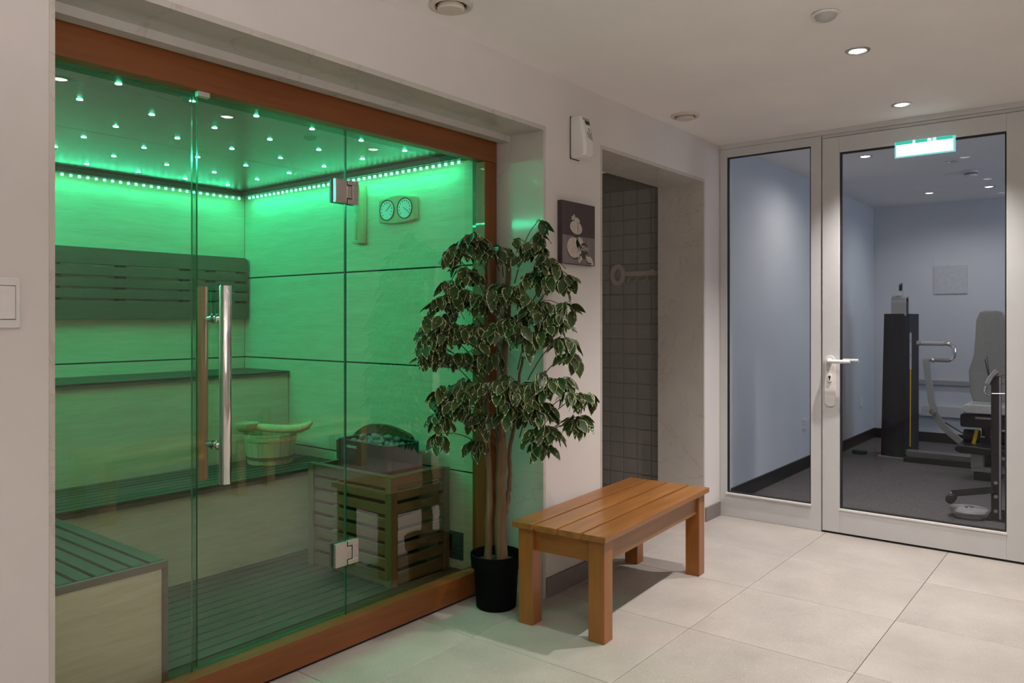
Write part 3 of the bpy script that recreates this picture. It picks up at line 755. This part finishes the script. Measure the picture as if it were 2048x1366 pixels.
bx(BX-.05, BX+.10, .86, .98, .0, .429).build('seat_post', M['blackm'], mg, bevel=.004)
bx(BX+.076, BX+.13, .88, .96, .43, 1.2).build('back_post', M['blackm'], mg)
for y in (1.03, .79): MB().lathe((BX-.2, y, .345), [(.05, -.06), (.055, -.05), (.055, .05), (.05, .06)], 20, 'y').build('leg_roller', M['black'], mg, smooth=True)
MB().tube([(BX-.2, 1.02, .345), (BX-.2, .80, .345)], .012, 8).build('roller_axle', M['chrome'], mg)
bx(BX-.215, BX-.18, .895, .935, .30, .429).build('axle_bracket', M['blackm'], mg)
MB().tube([(BX-.26, .985, .41), (BX-.26, 1.01, .29)], .014, 6).build('yellow_lever', M['yellow'], mg)
MB().prism([(.62, .225), (1.09, .225), (1.125, .245), (1.125, .27), (1.09, .29), (.62, .275)], BX-.42, BX-.16, 'x').build('leg_pad', M['black'], mg, bevel=.012, seg=3)
bk2 = MB(); bk2.box(BX-.34, BX-.26, .93, 1.02, .11, .224); bk2.box(BX-.34, BX-.26, .70, .78, .11, .224); bk2.box(BX-.32, BX-.28, .5, 1.02, .07, .11)
bk2.build('leg_bracket', M['silver'], mg)
bx(BX-.33, BX+.12, .82, 1.0, .0, .069).build('base_foot', M['blackm'], mg)
AX = BX-.05
ap = [(AX, 1.405, .975), (AX, 1.385, .80), (AX, 1.36, .60), (AX, 1.335, .50), (AX, 1.28, .40), (AX, 1.21, .33), (AX, 1.13, .262)]
def bar(pts, wy, wx):
    mb = MB(); R = []
    P = [Vector(p) for p in pts]
    for i, p in enumerate(P):
        t = (P[min(i+1, len(P)-1)]-P[max(i-1, 0)]).normalized(); n_ = Vector((0, t.z, -t.y)); xx = Vector((1, 0, 0))
        R.append([p+n_*wy/2+xx*wx/2, p+n_*wy/2-xx*wx/2, p-n_*wy/2-xx*wx/2, p-n_*wy/2+xx*wx/2])
    return mb.rings(R)
bar(ap, .052, .04).build('press_arm', M['silver'], mg, bevel=.004)
hb = [(AX, 1.455, 1.112), (AX, 1.24, 1.112), (AX, 1.20, 1.10), (AX, 1.185, 1.07), (AX, 1.185, 1.01), (AX, 1.195, .98), (AX, 1.23, .967), (AX, 1.43, .967)]
pr = MB().tube(hb, .017, 12).build('press_handle', M['chrome'], mg, smooth=True); pr['label'] = 'chrome U-shaped press handle'
MB().tube([(AX, 1.44, 1.112), (AX, 1.26, 1.112)], .0185, 12).build('hand_grip', M['greyp'], pr, smooth=True)
MB().lathe((AX, 1.455, 1.112), [(.024, 0), (.024, .022)], 14, 'y').build('end_collar', M['chrome'], pr)
MB().lathe((AX, 1.34, .967), [(.024, 0), (.024, .014)], 14, 'y').build('collar', M['chrome'], pr)
MB().lathe((AX-.03, 1.345, .515), [(.022, -.03), (.026, -.02), (.02, .01)], 12, 'x').build('knob', M['chrome'], mg, smooth=True)
MB().tube([(AX+.03, 1.26, .42), (AX+.03, 1.06, .30)], .005, 6).build('cable', M['blackm'], mg)

# leg trainer close behind the door glass
lt = thing('leg_trainer', 'black upright exercise stand with pedal arm and round foot disc just inside the gym', 'exercise machine', (5.97, .70, 0))
UX = 5.97
bx(UX-.025, UX+.025, .651, .706, .006, .955).build('upright', M['blackm'], lt, bevel=.003)
bx(UX-.0275, UX-.0255, .651, .660, .02, .95).build('edge_strip', M['silver'], lt)
bx(UX-.05, UX+.35, .62, .74, .0, .0055).build('base_foot', M['chrome'], lt)
for z in (.345, .435, .525): MB().lathe((0, .678, z), [(.010, UX-.0262), (.010, UX-.0252)], 14, 'x').build('hole', M['dark'], lt)
for z, y in ((.255, .678), (.165, .678), (.07, .678), (.185, .72)): MB().lathe((0, y, z), [(.011, UX-.034), (.012, UX-.028), (.012, UX-.0252)], 12, 'x').build('bolt', M['steel'], lt, smooth=True)
bar([(UX-.04, .93, .155), (UX-.04, .80, .185), (UX-.04, .69, .212)], .045, .022).build('pedal_arm', M['blackm'], lt, bevel=.003)
MB().lathe((0, .928, .128), [(.026, UX-.13), (.03, UX-.12), (.03, UX-.03), (.026, UX-.02)], 18, 'x').build('pedal_roller', M['black'], lt, smooth=True)
MB().tube([(UX-.10, .928, .128), (UX-.04, .928, .158)], .012, 8).build('roller_bracket', M['chrome'], lt)
MB().lathe((UX+.0, .835, 0), [(.078, .0), (.085, .012), (.082, .028), (.112, .036), (.118, .048), (.112, .062), (.03, .068), (.01, .068)], 36).build('foot_disc', M['greyp'], lt, smooth=True)
MB().lathe((UX, .835, 0), [(.03, .0685), (.028, .074), (.012, .078)], 16).build('disc_cap', M['chrome'], lt, smooth=True)
cl_ = MB(); cl_.tube([(UX-.02, .725, .90), (UX-.02, .70, .955), (UX-.02, .672, .985)], .018, 12)
cl_.build('clamp', M['chrome'], lt, smooth=True)
MB().tube([(UX-.02, .735, .885), (UX-.02, .742, .85), (UX-.02, .728, .825), (UX-.02, .708, .82)], .007, 8).build('hook', M['chrome'], lt, smooth=True)
for a in (0, .012): MB().tube([(UX-.02, .715+a*.3, .94), (UX-.02, .728+a, 1.08-.02*(a > 0))], .003, 6).build('cable_end', M['blackm'], lt)
for z0, z1 in ((.955, 1.0), (.94, .975), (.90, .905)): MB().tube([(UX, .655, z0), (UX+.02, .50, z1+.02)], .003, 6).build('wire', M['blackm'], lt)
MB().tube([(UX-.03, .70, .838), (UX-.03, .45, .85)], .004, 6).build('cross_wire', M['chrome'], lt)
tag(MB().lathe((8.15, 2.08, 0), [(.06, 0), (.07, .008), (.07, .03), (.06, .036), (.02, .036)], 24).build('weight_disc', M['black'], smooth=True), 'small black round weight lying on the gym floor by the left wall', 'weight')

# ------------------------------------------------------------------ ceiling fittings
def downlight(x, y, z, label, watts, mat, group, col=LAMP_COL, cone=127):
    t = thing('downlight', label, 'ceiling light', (x, y, z), 0, group)
    MB().lathe((x, y, z), [(.036, -.0005), (.038, -.005), (.050, -.004), (.052, -.0005)], 28, cap0=False, cap1=False).build('trim_ring', M['steel'], t, smooth=True)
    MB().lathe((x, y, z), [(.036, -.001), (.030, -.0012)], 24, cap0=False, cap1=False).build('reflector', M['chrome'], t, smooth=True)
    MB().lathe((x, y, z), [(.034, -.0015), (.026, -.005), (.010, -.007)], 24).build('lamp_lens', mat, t, smooth=True)
    L = bpy.data.lights.new('downlight_lamp', 'SPOT'); L.energy = watts; L.color = col
    L.spot_size = radians(cone); L.spot_blend = 1.0; L.shadow_soft_size = .022
    lo = bpy.data.objects.new('downlight_lamp', L); C.objects.link(lo); lo.parent = t; lo.location = (0, 0, -.03)
G_ = 'recessed downlights in the corridor ceiling'
downlight(4.655, .972, H, 'lit recessed downlight in the corridor ceiling, the one close to the gym door', LAMP_W*2.0, M['lamp'], G_, LAMP_COL, 112)
downlight(3.605, .928, H, 'lit recessed downlight in the corridor ceiling, below the round sensor', LAMP_W*1.9, M['lamp'], G_, LAMP_COL, 112)
downlight(2.50, .92, H, 'recessed downlight over the corridor, third from the gym door', LAMP_W*.6, M['lamp'], G_, LAMP_COL, 106)
downlight(1.60, .92, H, 'recessed downlight mirrored at the top left of the sauna glass', LAMP_W*.22, M['lamp'], G_, LAMP_COL, 106)
downlight(.50, .92, H, 'recessed downlight above and beside the camera', LAMP_W*.3, M['lamp'], G_, LAMP_COL, 106)
downlight(-.6, .92, H, 'recessed downlight behind the camera', LAMP_W*.3, M['lamp'], G_)
gg = 'gym ceiling lights'
downlight(8.54, 1.03, GH, 'small lit gym ceiling light right of the smoke detector', 20, M['gymlamp'], gg, (1, .97, .95), 160)
downlight(8.60, 1.545, GH, 'small lit gym ceiling light left of the smoke detector', 12, M['gymlamp'], gg, (1, .97, .95), 160)
downlight(6.37, 1.585, GH, 'small lit gym ceiling light just behind the door glass, left of the exit sign', 32, M['gymlamp'], gg, (1, .95, .90), 172)
downlight(7.0, 1.09, GH, 'small dim gym ceiling light below the right end of the exit sign', 14, M['lens'], gg, (1, .97, .95))
def air_valve(x, y, label):
    t = thing('air_valve', label, 'vent', (x, y, H), 0, 'round ceiling air valves')
    MB().lathe((x, y, H), [(.058, -.0005), (.062, -.010), (.072, -.013), (.083, -.008), (.084, -.0005)], 36, cap0=False, cap1=False).build('rim', M['cream'], t, smooth=True)
    MB().lathe((x, y, H), [(.050, -.006), (.052, -.018), (.046, -.024), (.01, -.026)], 32).build('disc', M['cream'], t, smooth=True)
    MB().lathe((x, y, H), [(.060, -.0008), (.02, -.0009)], 24).build('throat', M['dark'], t)
ul = thing('added_uplighter', 'slim white floor uplighter added unseen behind the camera to brighten ceiling and walls', 'added fill lamp', (-.1, -.95, 0))  # lamp added out of view to lift the ceiling and upper walls
MB().lathe((-.1, -.95, 0), [(.13, .0), (.13, .015), (.02, .025)], 28).build('base', M['white'], ul, smooth=True)
MB().lathe((-.1, -.95, 0), [(.012, .024), (.012, 1.04)], 14).build('pole', M['steel'], ul, smooth=True)
MB().lathe((-.1, -.95, 0), [(.015, 1.035), (.06, 1.05), (.12, 1.13), (.115, 1.13), (.055, 1.06), (.01, 1.05)], 28).build('bowl', M['white'], ul, smooth=True)
L = bpy.data.lights.new('added_uplight_lamp', 'SPOT'); L.energy = UP_W; L.color = LAMP_COL; L.spot_size = radians(172); L.spot_blend = .5; L.shadow_soft_size = .06
lo = bpy.data.objects.new('added_uplight_lamp', L); C.objects.link(lo); lo.parent = ul; lo.location = (0, 0, 1.15); lo.rotation_euler = (pi, 0, 0)
air_valve(2.133, 1.985, 'round cream air valve in the ceiling in front of the sauna')
air_valve(4.13, 2.003, 'round cream air valve in the corridor ceiling above the tiled doorway')
ps = thing('motion_sensor', 'round frosted motion sensor in the corridor ceiling', 'sensor', (3.09, .912, H))
MB().lathe((3.09, .912, H), [(.045, -.0005), (.052, -.005), (.050, -.008), (.042, -.009)], 32, cap0=False).build('ring', M['white'], ps, smooth=True)
MB().lathe((3.09, .912, H), [(.041, -.009), (.036, -.020), (.022, -.028), (.006, -.031)], 28).build('dome', M['lens'], ps, smooth=True)
sd = thing('smoke_detector', 'round white smoke detector on the gym ceiling', 'smoke detector', (7.58, 1.045, GH))
MB().lathe((7.58, 1.045, GH), [(.055, 0), (.055, -.012), (.048, -.014), (.05, -.032), (.042, -.045), (.01, -.048)], 28).build('housing', M['white'], sd, smooth=True)
MB().lathe((7.58, 1.045, GH), [(.0505, -.018), (.0515, -.022), (.0505, -.026)], 28, cap0=False, cap1=False).build('smoke_slot', M['black'], sd)

# ------------------------------------------------------------------ on the wall
dp = thing('air_freshener', 'white wedge-shaped air freshener dispenser high on the wall beside the doorway', 'dispenser', (3.235, 2.15, 2.12))
x0, x1 = 3.194, 3.276
def dring(z, d, w=0):
    return [(x0+w, YW-.006, z), (x0+w, YW-d+.012, z), (x0+w+.012, YW-d, z), (x1-w-.012, YW-d, z), (x1-w, YW-d+.012, z), (x1-w, YW-.006, z)]
MB().rings([dring(2.122, .045, .006), dring(2.128, .082, .002), dring(2.142, .092), dring(2.20, .090), dring(2.30, .072), dring(2.322, .064, .001), dring(2.328, .045, .006)]).build('cover', M['white'], dp, smooth=True, bevel=.002)
bx(x0+.002, x1-.002, YW-.0055, YW-.0005, 2.12, 2.33).build('back_plate', M['black'], dp)
MB().add([(x0+.010, YW-.0675, 2.318), (x1-.008, YW-.0675, 2.318), (x1-.008, YW-.0885, 2.212), (x0+.044, YW-.0915, 2.150), (x0+.032, YW-.0865, 2.222)], [(0, 1, 2, 3, 4)]).build('front_strip', M['greyp'], dp)
MB().add([(x0+.024, YW-.0722, 2.304), (x1-.016, YW-.0722, 2.304), (x1-.016, YW-.0762, 2.284), (x0+.028, YW-.0762, 2.284)], [(0, 1, 2, 3)]).build('display_window', M['black'], dp)
MB().add([(x0+.044, YW-.0795, 2.270), (x0+.052, YW-.0795, 2.268), (x0+.056, YW-.0835, 2.250), (x0+.049, YW-.0835, 2.250)], [(0, 1, 2, 3)]).build('sensor_slot', M['black'], dp)

cv = thing('canvas_print', 'small square canvas print of balanced pebbles with the word ZEN', 'picture', (3.235, 2.15, 1.595))
cx0, cx1, cz0, cz1 = 3.088, 3.383, 1.596, 1.902; cy = 2.142
bx(cx0, cx1, cy, YW-.0005, cz0, cz1).build('canvas', M['cvd'], cv, bevel=.002)
def flat(name, pts, mat, lay):
    return MB().add([(cx0+(cx1-cx0)*u, cy-.0004*lay, cz1-(cz1-cz0)*v) for u, v in pts], [tuple(range(len(pts)))]).build(name, mat, cv)
def ell(u, v, a, b, rot=0, n=24):
    out = []
    for k in range(n):
        t = 2*pi*k/n; p, q = a*cos(t), b*sin(t); out.append((u+p*cos(rot)-q*sin(rot), v+p*sin(rot)+q*cos(rot)))
    return out
flat('printed_boards', [(.004, .545), (.996, .545), (.996, .996), (.004, .996)], M['cvg'], 1)
for (u, v, a, b, r, m_, l_) in ((.42, .52, .155, .05, .05, 'cvk', 2), (.34, .735, .20, .165, .15, 'cvs', 3), (.52, .66, .12, .10, .6, 'cvs', 3), (.405, .41, .185, .105, .12, 'cvs', 4), (.43, .295, .085, .05, .25, 'cvs', 5),
                              (.66, .845, .12, .055, 0, 'cvk', 4), (.655, .735, .125, .095, .2, 'cvk', 5), (.81, .905, .10, .05, .15, 'cvs', 5), (.81, .93, .10, .045, .15, 'cvk', 4), (.33, .815, .19, .10, .2, 'cvk', 2)):
    flat('printed_pebble', ell(u, v, a, b, r), M[m_], l_)
for (u, v, r) in ((.30, .265, .045), (.34, .23, .035), (.52, .80, .045), (.46, .86, .045), (.55, .90, .05), (.50, .94, .04), (.72, .86, .035), (.90, .965, .045), (.49, .74, .035)):
    pts = []
    for k in range(20):
        q = r*(1 if k % 4 < 2 else .45); pts.append((u+q*cos(2*pi*k/20), v+q*sin(2*pi*k/20)))
    flat('printed_flower', pts, M['cvf'], 6)
for (u0, v0, u1, v1) in ((.45, .31, .45, .50), (.45, .56, .47, .80)): flat('printed_twine', [(u0, v0), (u0+.012, v0), (u1+.012, v1), (u1, v1)], M['cvk'], 6)
text('lettering', 'ZEN', .034, M['cvf'], cv, Matrix.Translation((cx0+.655*(cx1-cx0), cy-.0028, cz1-.735*(cz1-cz0))) @ Matrix.Rotation(.08, 4, 'Y') @ Matrix.Rotation(pi/2, 4, 'X'))

sw = thing('light_switch', 'white wall light switch at the left edge beside the sauna', 'switch', (.70, 2.16, 1.36))
bx(.655, .754, YW-.008, YW-.0005, 1.300, 1.425).build('plate', M['white'], sw, bevel=.003)
bx(.668, .742, YW-.0115, YW-.0085, 1.322, 1.404).build('rocker', M['white'], sw, bevel=.0015)
bx(.6665, .7435, YW-.0084, YW-.00805, 1.3205, 1.4055).build('gap_line', M['dark'], sw)

kr = thing('key_rack', 'cream key-shaped rack of hooks on the tiled passage wall', 'rack', (PX-.012, 2.75, 1.64))
mb = MB()
oo = [(2.897+.064*cos(2*pi*k/32), 1.645+.078*sin(2*pi*k/32)) for k in range(32)]
ii = [(2.897+.030*(1-.35*abs(cos(2*pi*k/32)) if False else 1)*cos(2*pi*k/32), 1.645+(.046-.012*abs(cos(2*pi*k/32)))*sin(2*pi*k/32)) for k in range(32)]
xb, xf = PX-.0055, PX-.020
vs = [(xf, a, b) for a, b in oo]+[(xf, a, b) for a, b in ii]+[(xb, a, b) for a, b in oo]+[(xb, a, b) for a, b in ii]
fs = []
for k in range(32):
    j = (k+1) % 32; fs += [(k, j, 32+j, 32+k), (64+k, 96+k, 96+j, 64+j), (k, 64+k, 64+j, j), (32+k, 32+j, 96+j, 96+k)]
mb.add(vs, fs).build('key_bow', M['shellc'], kr)
shp = [(2.85, 1.664), (2.835, 1.668), (2.64, 1.668), (2.625, 1.678), (2.605, 1.678), (2.595, 1.666), (2.50, 1.664), (2.50, 1.634), (2.595, 1.630), (2.64, 1.634), (2.835, 1.632), (2.85, 1.630)]
MB().prism(shp, xf+.001, xb, 'x').build('key_shaft', M['shellc'], kr, bevel=.002, seg=1)
for y in (2.80, 2.735, 2.66, 2.585):
    MB().tube([(PX-.016, y, 1.636), (PX-.018, y, 1.605), (PX-.028, y, 1.590), (PX-.042, y, 1.595), (PX-.046, y, 1.612)], .0045, 8).build('hook', M['shellc'], kr, smooth=True)

# ------------------------------------------------------------------ benches in the corridor
def make_bench(label, loc, rot):
    t = thing('wooden_bench', label, 'bench', (0, 0, 0), 0, None)
    L, W, T = 1.15, .458, .445
    pw_ = (W-3*.010)/4
    for k in range(4):
        y0 = -W/2+k*(pw_+.010)
        bx(-L/2, L/2, y0, y0+pw_, T-.026, T).build('plank', M['pine_x'], t, bevel=.003)
    for sx in (-1, 1):
        for sy in (-1, 1):
            x, y = sx*(L/2-.062), sy*(W/2-.055)
            bx(x-.037, x+.037, y-.037, y+.037, 0, T-.0265).build('leg', M['pine_z'], t, bevel=.003)
    for sy in (-1, 1): bx(-L/2+.0995, L/2-.0995, sy*(W/2-.045)-.012, sy*(W/2-.045)+.012, T-.125, T-.0265).build('long_apron', M['pine_x'], t, bevel=.002)
    for sx in (-1, 1): bx(sx*(L/2-.06)-.012, sx*(L/2-.06)+.012, -W/2+.0925, W/2-.0925, T-.125, T-.0265).build('end_apron', M['pine_y'], t, bevel=.002)
    t.location = loc; t.rotation_euler = (0, 0, rot); return t
def copy_tree(o, parent=None):
    c = o.copy(); C.objects.link(c)
    if parent: c.parent = parent
    for ch in [x for x in C.objects if x.parent == o]: copy_tree(ch, c)
    return c
b0 = make_bench('honey-coloured four-plank wooden bench in front of the tiled doorway beside the plant', (3.235, 1.909, 0), radians(3.5))
M['pine_x'] = wood('pale_pine_x', (.50, .33, .15), (.62, .44, .23), 0, .4, .1); M['pine_y'] = wood('pale_pine_y', (.50, .33, .15), (.62, .44, .23), 1, .4, .1); M['pine_z'] = wood('pale_pine_z', (.50, .33, .15), (.62, .44, .23), 2, .4, .1)
b1 = make_bench('', (0, 0, 0), 0); b1.location = (2.78, -.36, 0); b1.rotation_euler = (0, 0, radians(-7)); b1['label'] = 'wooden bench opposite the sauna, seen only mirrored in its glass, the nearer one'
b2 = copy_tree(b1); b2.location = (4.15, -.58, 0); b2.rotation_euler = (0, 0, radians(-4)); b2['label'] = 'wooden bench opposite the sauna, seen only mirrored in its glass, nearer the gym'

# ------------------------------------------------------------------ artificial ficus
FXP, FYP = 2.765, 2.288
fc = thing('potted_ficus', 'tall artificial ficus with variegated leaves in a black pot between sauna and bench', 'plant', (FXP, FYP, 0))
MB().lathe((FXP, FYP, 0), [(.088, .0), (.092, .004), (.103, .185), (.115, .187), (.119, .245), (.115, .248), (.109, .245), (.100, .19), (.02, .188)], 40).build('pot', M['pot'], fc, smooth=True)
MB().lathe((FXP, FYP, 0), [(.1015, .205), (.06, .211), (.01, .213)], 28).build('soil', M['soil'], fc, smooth=True)
def wob(pts, r, name, mat, n=10):
    P = [Vector(p) for p in pts]; out = []; rr = []
    N = 22
    for k in range(N+1):
        t = k/N*(len(P)-1); i = min(int(t), len(P)-2); f_ = t-i
        p = P[i].lerp(P[i+1], f_*f_*(3-2*f_)*.5+f_*.5)
        out.append(p+Vector((rnd.uniform(-1, 1), rnd.uniform(-1, 1), 0))*.004); rr.append((r[0]+(r[1]-r[0])*k/N)*rnd.uniform(.9, 1.12))
    return MB().tube(out, rr, n).build(name, mat, fc, smooth=True)
def W(dx, dy, z): return (FXP+dx, FYP+dy, z)
wob([W(.012, -.02, .19), W(.008, -.018, .6), W(.02, -.02, 1.0), W(.045, -.03, 1.35), W(.06, -.03, 1.62)], (.027, .012), 'trunk', M['bark'])
wob([W(-.030, .02, .19), W(-.022, .02, .55), W(-.045, .02, .9), W(-.085, -.01, 1.25), W(-.05, 0, 1.62)], (.019, .008), 'trunk', M['bark'])
wob([W(.030, -.028, .42), W(.052, -.035, .52), W(.045, -.045, .72), W(.075, -.06, .9), W(.10, -.075, 1.15)], (.012, .006), 'trunk', M['bark'])
# branch tips: (offset right in view, depth offset towards camera, height, spread, leaves)
def VP(r, d, z):            # r metres to the right as seen, d metres towards the viewer
    return Vector((FXP+.6215*r-.7834*d, FYP-.7834*r-.6215*d, z))
CL = [  # r, height, spread, count, depth
 (-.07, 1.70, .085, 30, .06), (-.16, 1.66, .07, 20, .07), (.01, 1.66, .07, 18, .02), (-.12, 1.55, .08, 18, .10),
 (.15, 1.66, .085, 34, .10), (.23, 1.60, .075, 24, .16), (.19, 1.72, .03, 6, .10), (.25, 1.51, .07, 16, .20), (.17, 1.54, .08, 22, .14),
 (-.13, 1.46, .09, 30, .14), (-.22, 1.42, .09, 28, .16), (-.02, 1.42, .10, 34, .18), (.07, 1.47, .08, 22, .12),
 (-.29, 1.33, .085, 28, .18), (-.19, 1.31, .10, 36, .20), (-.08, 1.30, .11, 36, .20), (.05, 1.33, .11, 32, .20), (-.35, 1.23, .07, 22, .20), (-.25, 1.20, .08, 26, .22),
 (.18, 1.40, .10, 32, .20), (.25, 1.33, .09, 26, .24), (.29, 1.24, .06, 16, .26), (.15, 1.26, .10, 24, .22),
 (-.13, 1.17, .07, 14, .18), (-.02, 1.16, .06, 8, .18),
 (-.10, 1.04, .09, 26, .18), (-.22, 1.02, .09, 26, .18), (-.27, .92, .07, 20, .18), (-.28, .82, .045, 12, .18), (-.16, .96, .08, 20, .18),
 (.00, 1.05, .10, 34, .22), (.10, 1.04, .10, 34, .24), (.20, 1.07, .10, 34, .24), (.27, 1.06, .08, 22, .26), (.33, 1.00, .06, 16, .28),
 (.05, .96, .09, 28, .22), (.17, .95, .10, 32, .24), (.22, .86, .075, 22, .24), (.36, .90, .04, 10, .28), (-.06, .90, .06, 14, .14), (.20, .79, .04, 8, .22), (-.08, .78, .04, 8, .12),
 (-.37, 1.19, .05, 12, .20), (-.34, 1.29, .055, 12, .19), (.39, 1.0, .045, 9, .28), (.36, .88, .04, 8, .28), (.20, 1.775, .02, 4, .10), (.33, 1.18, .04, 8, .27), (.31, 1.40, .04, 8, .27), (.31, 1.52, .035, 6, .24), (-.27, 1.62, .035, 6, .10), (-.23, 1.50, .05, 9, .12),
]
leaves = []   # (point, direction, roll, scale)
tw_ = MB()
def arch(p0, p1, sag, n=7):
    out = []
    for k in range(n+1):
        t = k/n; p = p0.lerp(p1, t); p.z += sag*sin(pi*min(1, t*1.0))*.6; out.append(p)
    return out
for (r, h, sp, cnt, d) in CL:
    cpt = VP(r, d*.75, h)
    cpt.y = min(cpt.y, 2.375)
    if cpt.x > 2.90: cpt.y = min(cpt.y, 2.07)
    base = Vector((FXP+.02+.3*r, FYP-.02-.15*d-.15*r, max(.72, h-.14-.2*abs(r))))
    a = arch(base, cpt, .05); tw_.tube(a, [.003-.0002*k for k in range(len(a))], 5)
    cnt = int(cnt*1.75); nsub = max(3, cnt//6); made = 0
    for s_ in range(nsub):
        ang = 2*pi*s_/nsub+rnd.uniform(-.4, .4)
        out = Vector((cos(ang), sin(ang)*.75, rnd.uniform(-.75, .45)))
        side = VP(r+.2*(1 if r > 0 else -1), d+.05, h)-VP(r, d, h); out = (out+side.normalized()*.35).normalized()
        tip = cpt+Vector((out.x*sp*1.25, out.y*sp*1.1, out.z*sp*1.0-.035))
        tip.y = min(tip.y, 2.39)
        if tip.x > 2.93: tip.y = min(tip.y, 2.10)
        q = arch(cpt-Vector((0, 0, .01)), tip, .03, 5); tw_.tube(q, .0016, 4)
        for k in range(7):
            if made >= cnt: break
            t = (k+.6)/7; p = q[min(int(t*5), 5)].copy()+Vector((rnd.uniform(-1, 1), rnd.uniform(-1, 1), rnd.uniform(-1, 1)))*.008
            dirv = Vector((out.x*.7-.38+rnd.uniform(-.65, .65), out.y*.7-.30+rnd.uniform(-.65, .65), -rnd.uniform(.35, 1.4))).normalized()
            leaves.append((p, dirv, rnd.uniform(-.7, .7), rnd.uniform(.78, 1.12))); made += 1
tws = tw_.build('twigs', M['twig'], fc); tws['kind'] = 'stuff'
# leaf meshes: midrib fold, curl, pointed tip, UV.x = distance towards the margin
def leaf_geo(seed):
    r = random.Random(seed); L, Wd = .079, .0222; V = []; F = []; U = []
    prof = [(.0, .05), (.10, .55), (.28, .95), (.48, 1.0), (.68, .72), (.84, .34), (.93, .12), (1.0, .0)]
    fold, curl = r.uniform(.08, .34), r.uniform(.03, .22)
    for t, wv in prof:
        wv = max(wv, .015)
        for s_ in (-1, -.6, 0, .6, 1):
            x = s_*wv*Wd; V.append((x, t*L, abs(s_)*wv*Wd*fold-curl*L*t*t+.0012*sin(t*14+s_*3)))
            U.append((abs(s_)*.83 if t < .88 else .83, t))
    for i in range(len(prof)-1):
        for j in range(4): a = i*5+j; F.append((a, a+1, a+6, a+5))
    return V, F, U
GEO = [leaf_geo(k) for k in range(6)]
def leaf_mesh(name, items):
    V = []; F = []; U = []
    for g, mt in items:
        o = len(V); v, f, u = GEO[g]; V += [tuple(mt @ Vector(p)) for p in v]; F += [tuple(i+o for i in q) for q in f]; U += u
    me = bpy.data.meshes.new(name); me.from_pydata(V, [], F)
    uv = me.uv_layers.new(name='leaf')
    for lp in me.loops: uv.data[lp.index].uv = U[lp.vertex_index]
    for p in me.polygons: p.use_smooth = True
    me.materials.append(M['leaf']); return me
def leaf_mtx(p, dv, roll, s_):
    y = dv; up = Vector((0, 0, 1)); x = y.cross(up).normalized(); z = x.cross(y).normalized()
    R = Matrix((x, y, z)).transposed().to_4x4()
    return Matrix.Translation(p) @ R @ Matrix.Rotation(roll, 4, 'Y') @ Matrix.Scale(s_, 4)
keep = []
for p, dv, ro, s_ in leaves:
    tipp = p+dv*.075*s_
    if max(p.y, tipp.y) > 2.43 or (max(p.x, tipp.x) > 2.955 and max(p.y, tipp.y) > 2.15): 
        dv = Vector((dv.x*.3, -abs(dv.y)*.5, dv.z-.3)).normalized()
    keep.append((p, dv, ro, s_))
keep.sort(key=lambda a: (a[0]-Vector((0, 0, 1.32))).length/(a[3]))
base_leaf = [leaf_mesh('leaf', [(g, Matrix.Identity(4))]) for g in range(6)]
rest = []
for i, (p, dv, ro, s_) in enumerate(keep):
    mt = Matrix.Translation(-OFF[fc.name]) @ leaf_mtx(p, dv, ro, s_)
    if i < 300:
        o = bpy.data.objects.new('leaf', base_leaf[i % 6]); C.objects.link(o); o.parent = fc; o.matrix_local = mt
    else: rest.append((i % 6, mt))
o = bpy.data.objects.new('foliage', leaf_mesh('foliage', rest)); C.objects.link(o); o.parent = fc; o['kind'] = 'stuff'
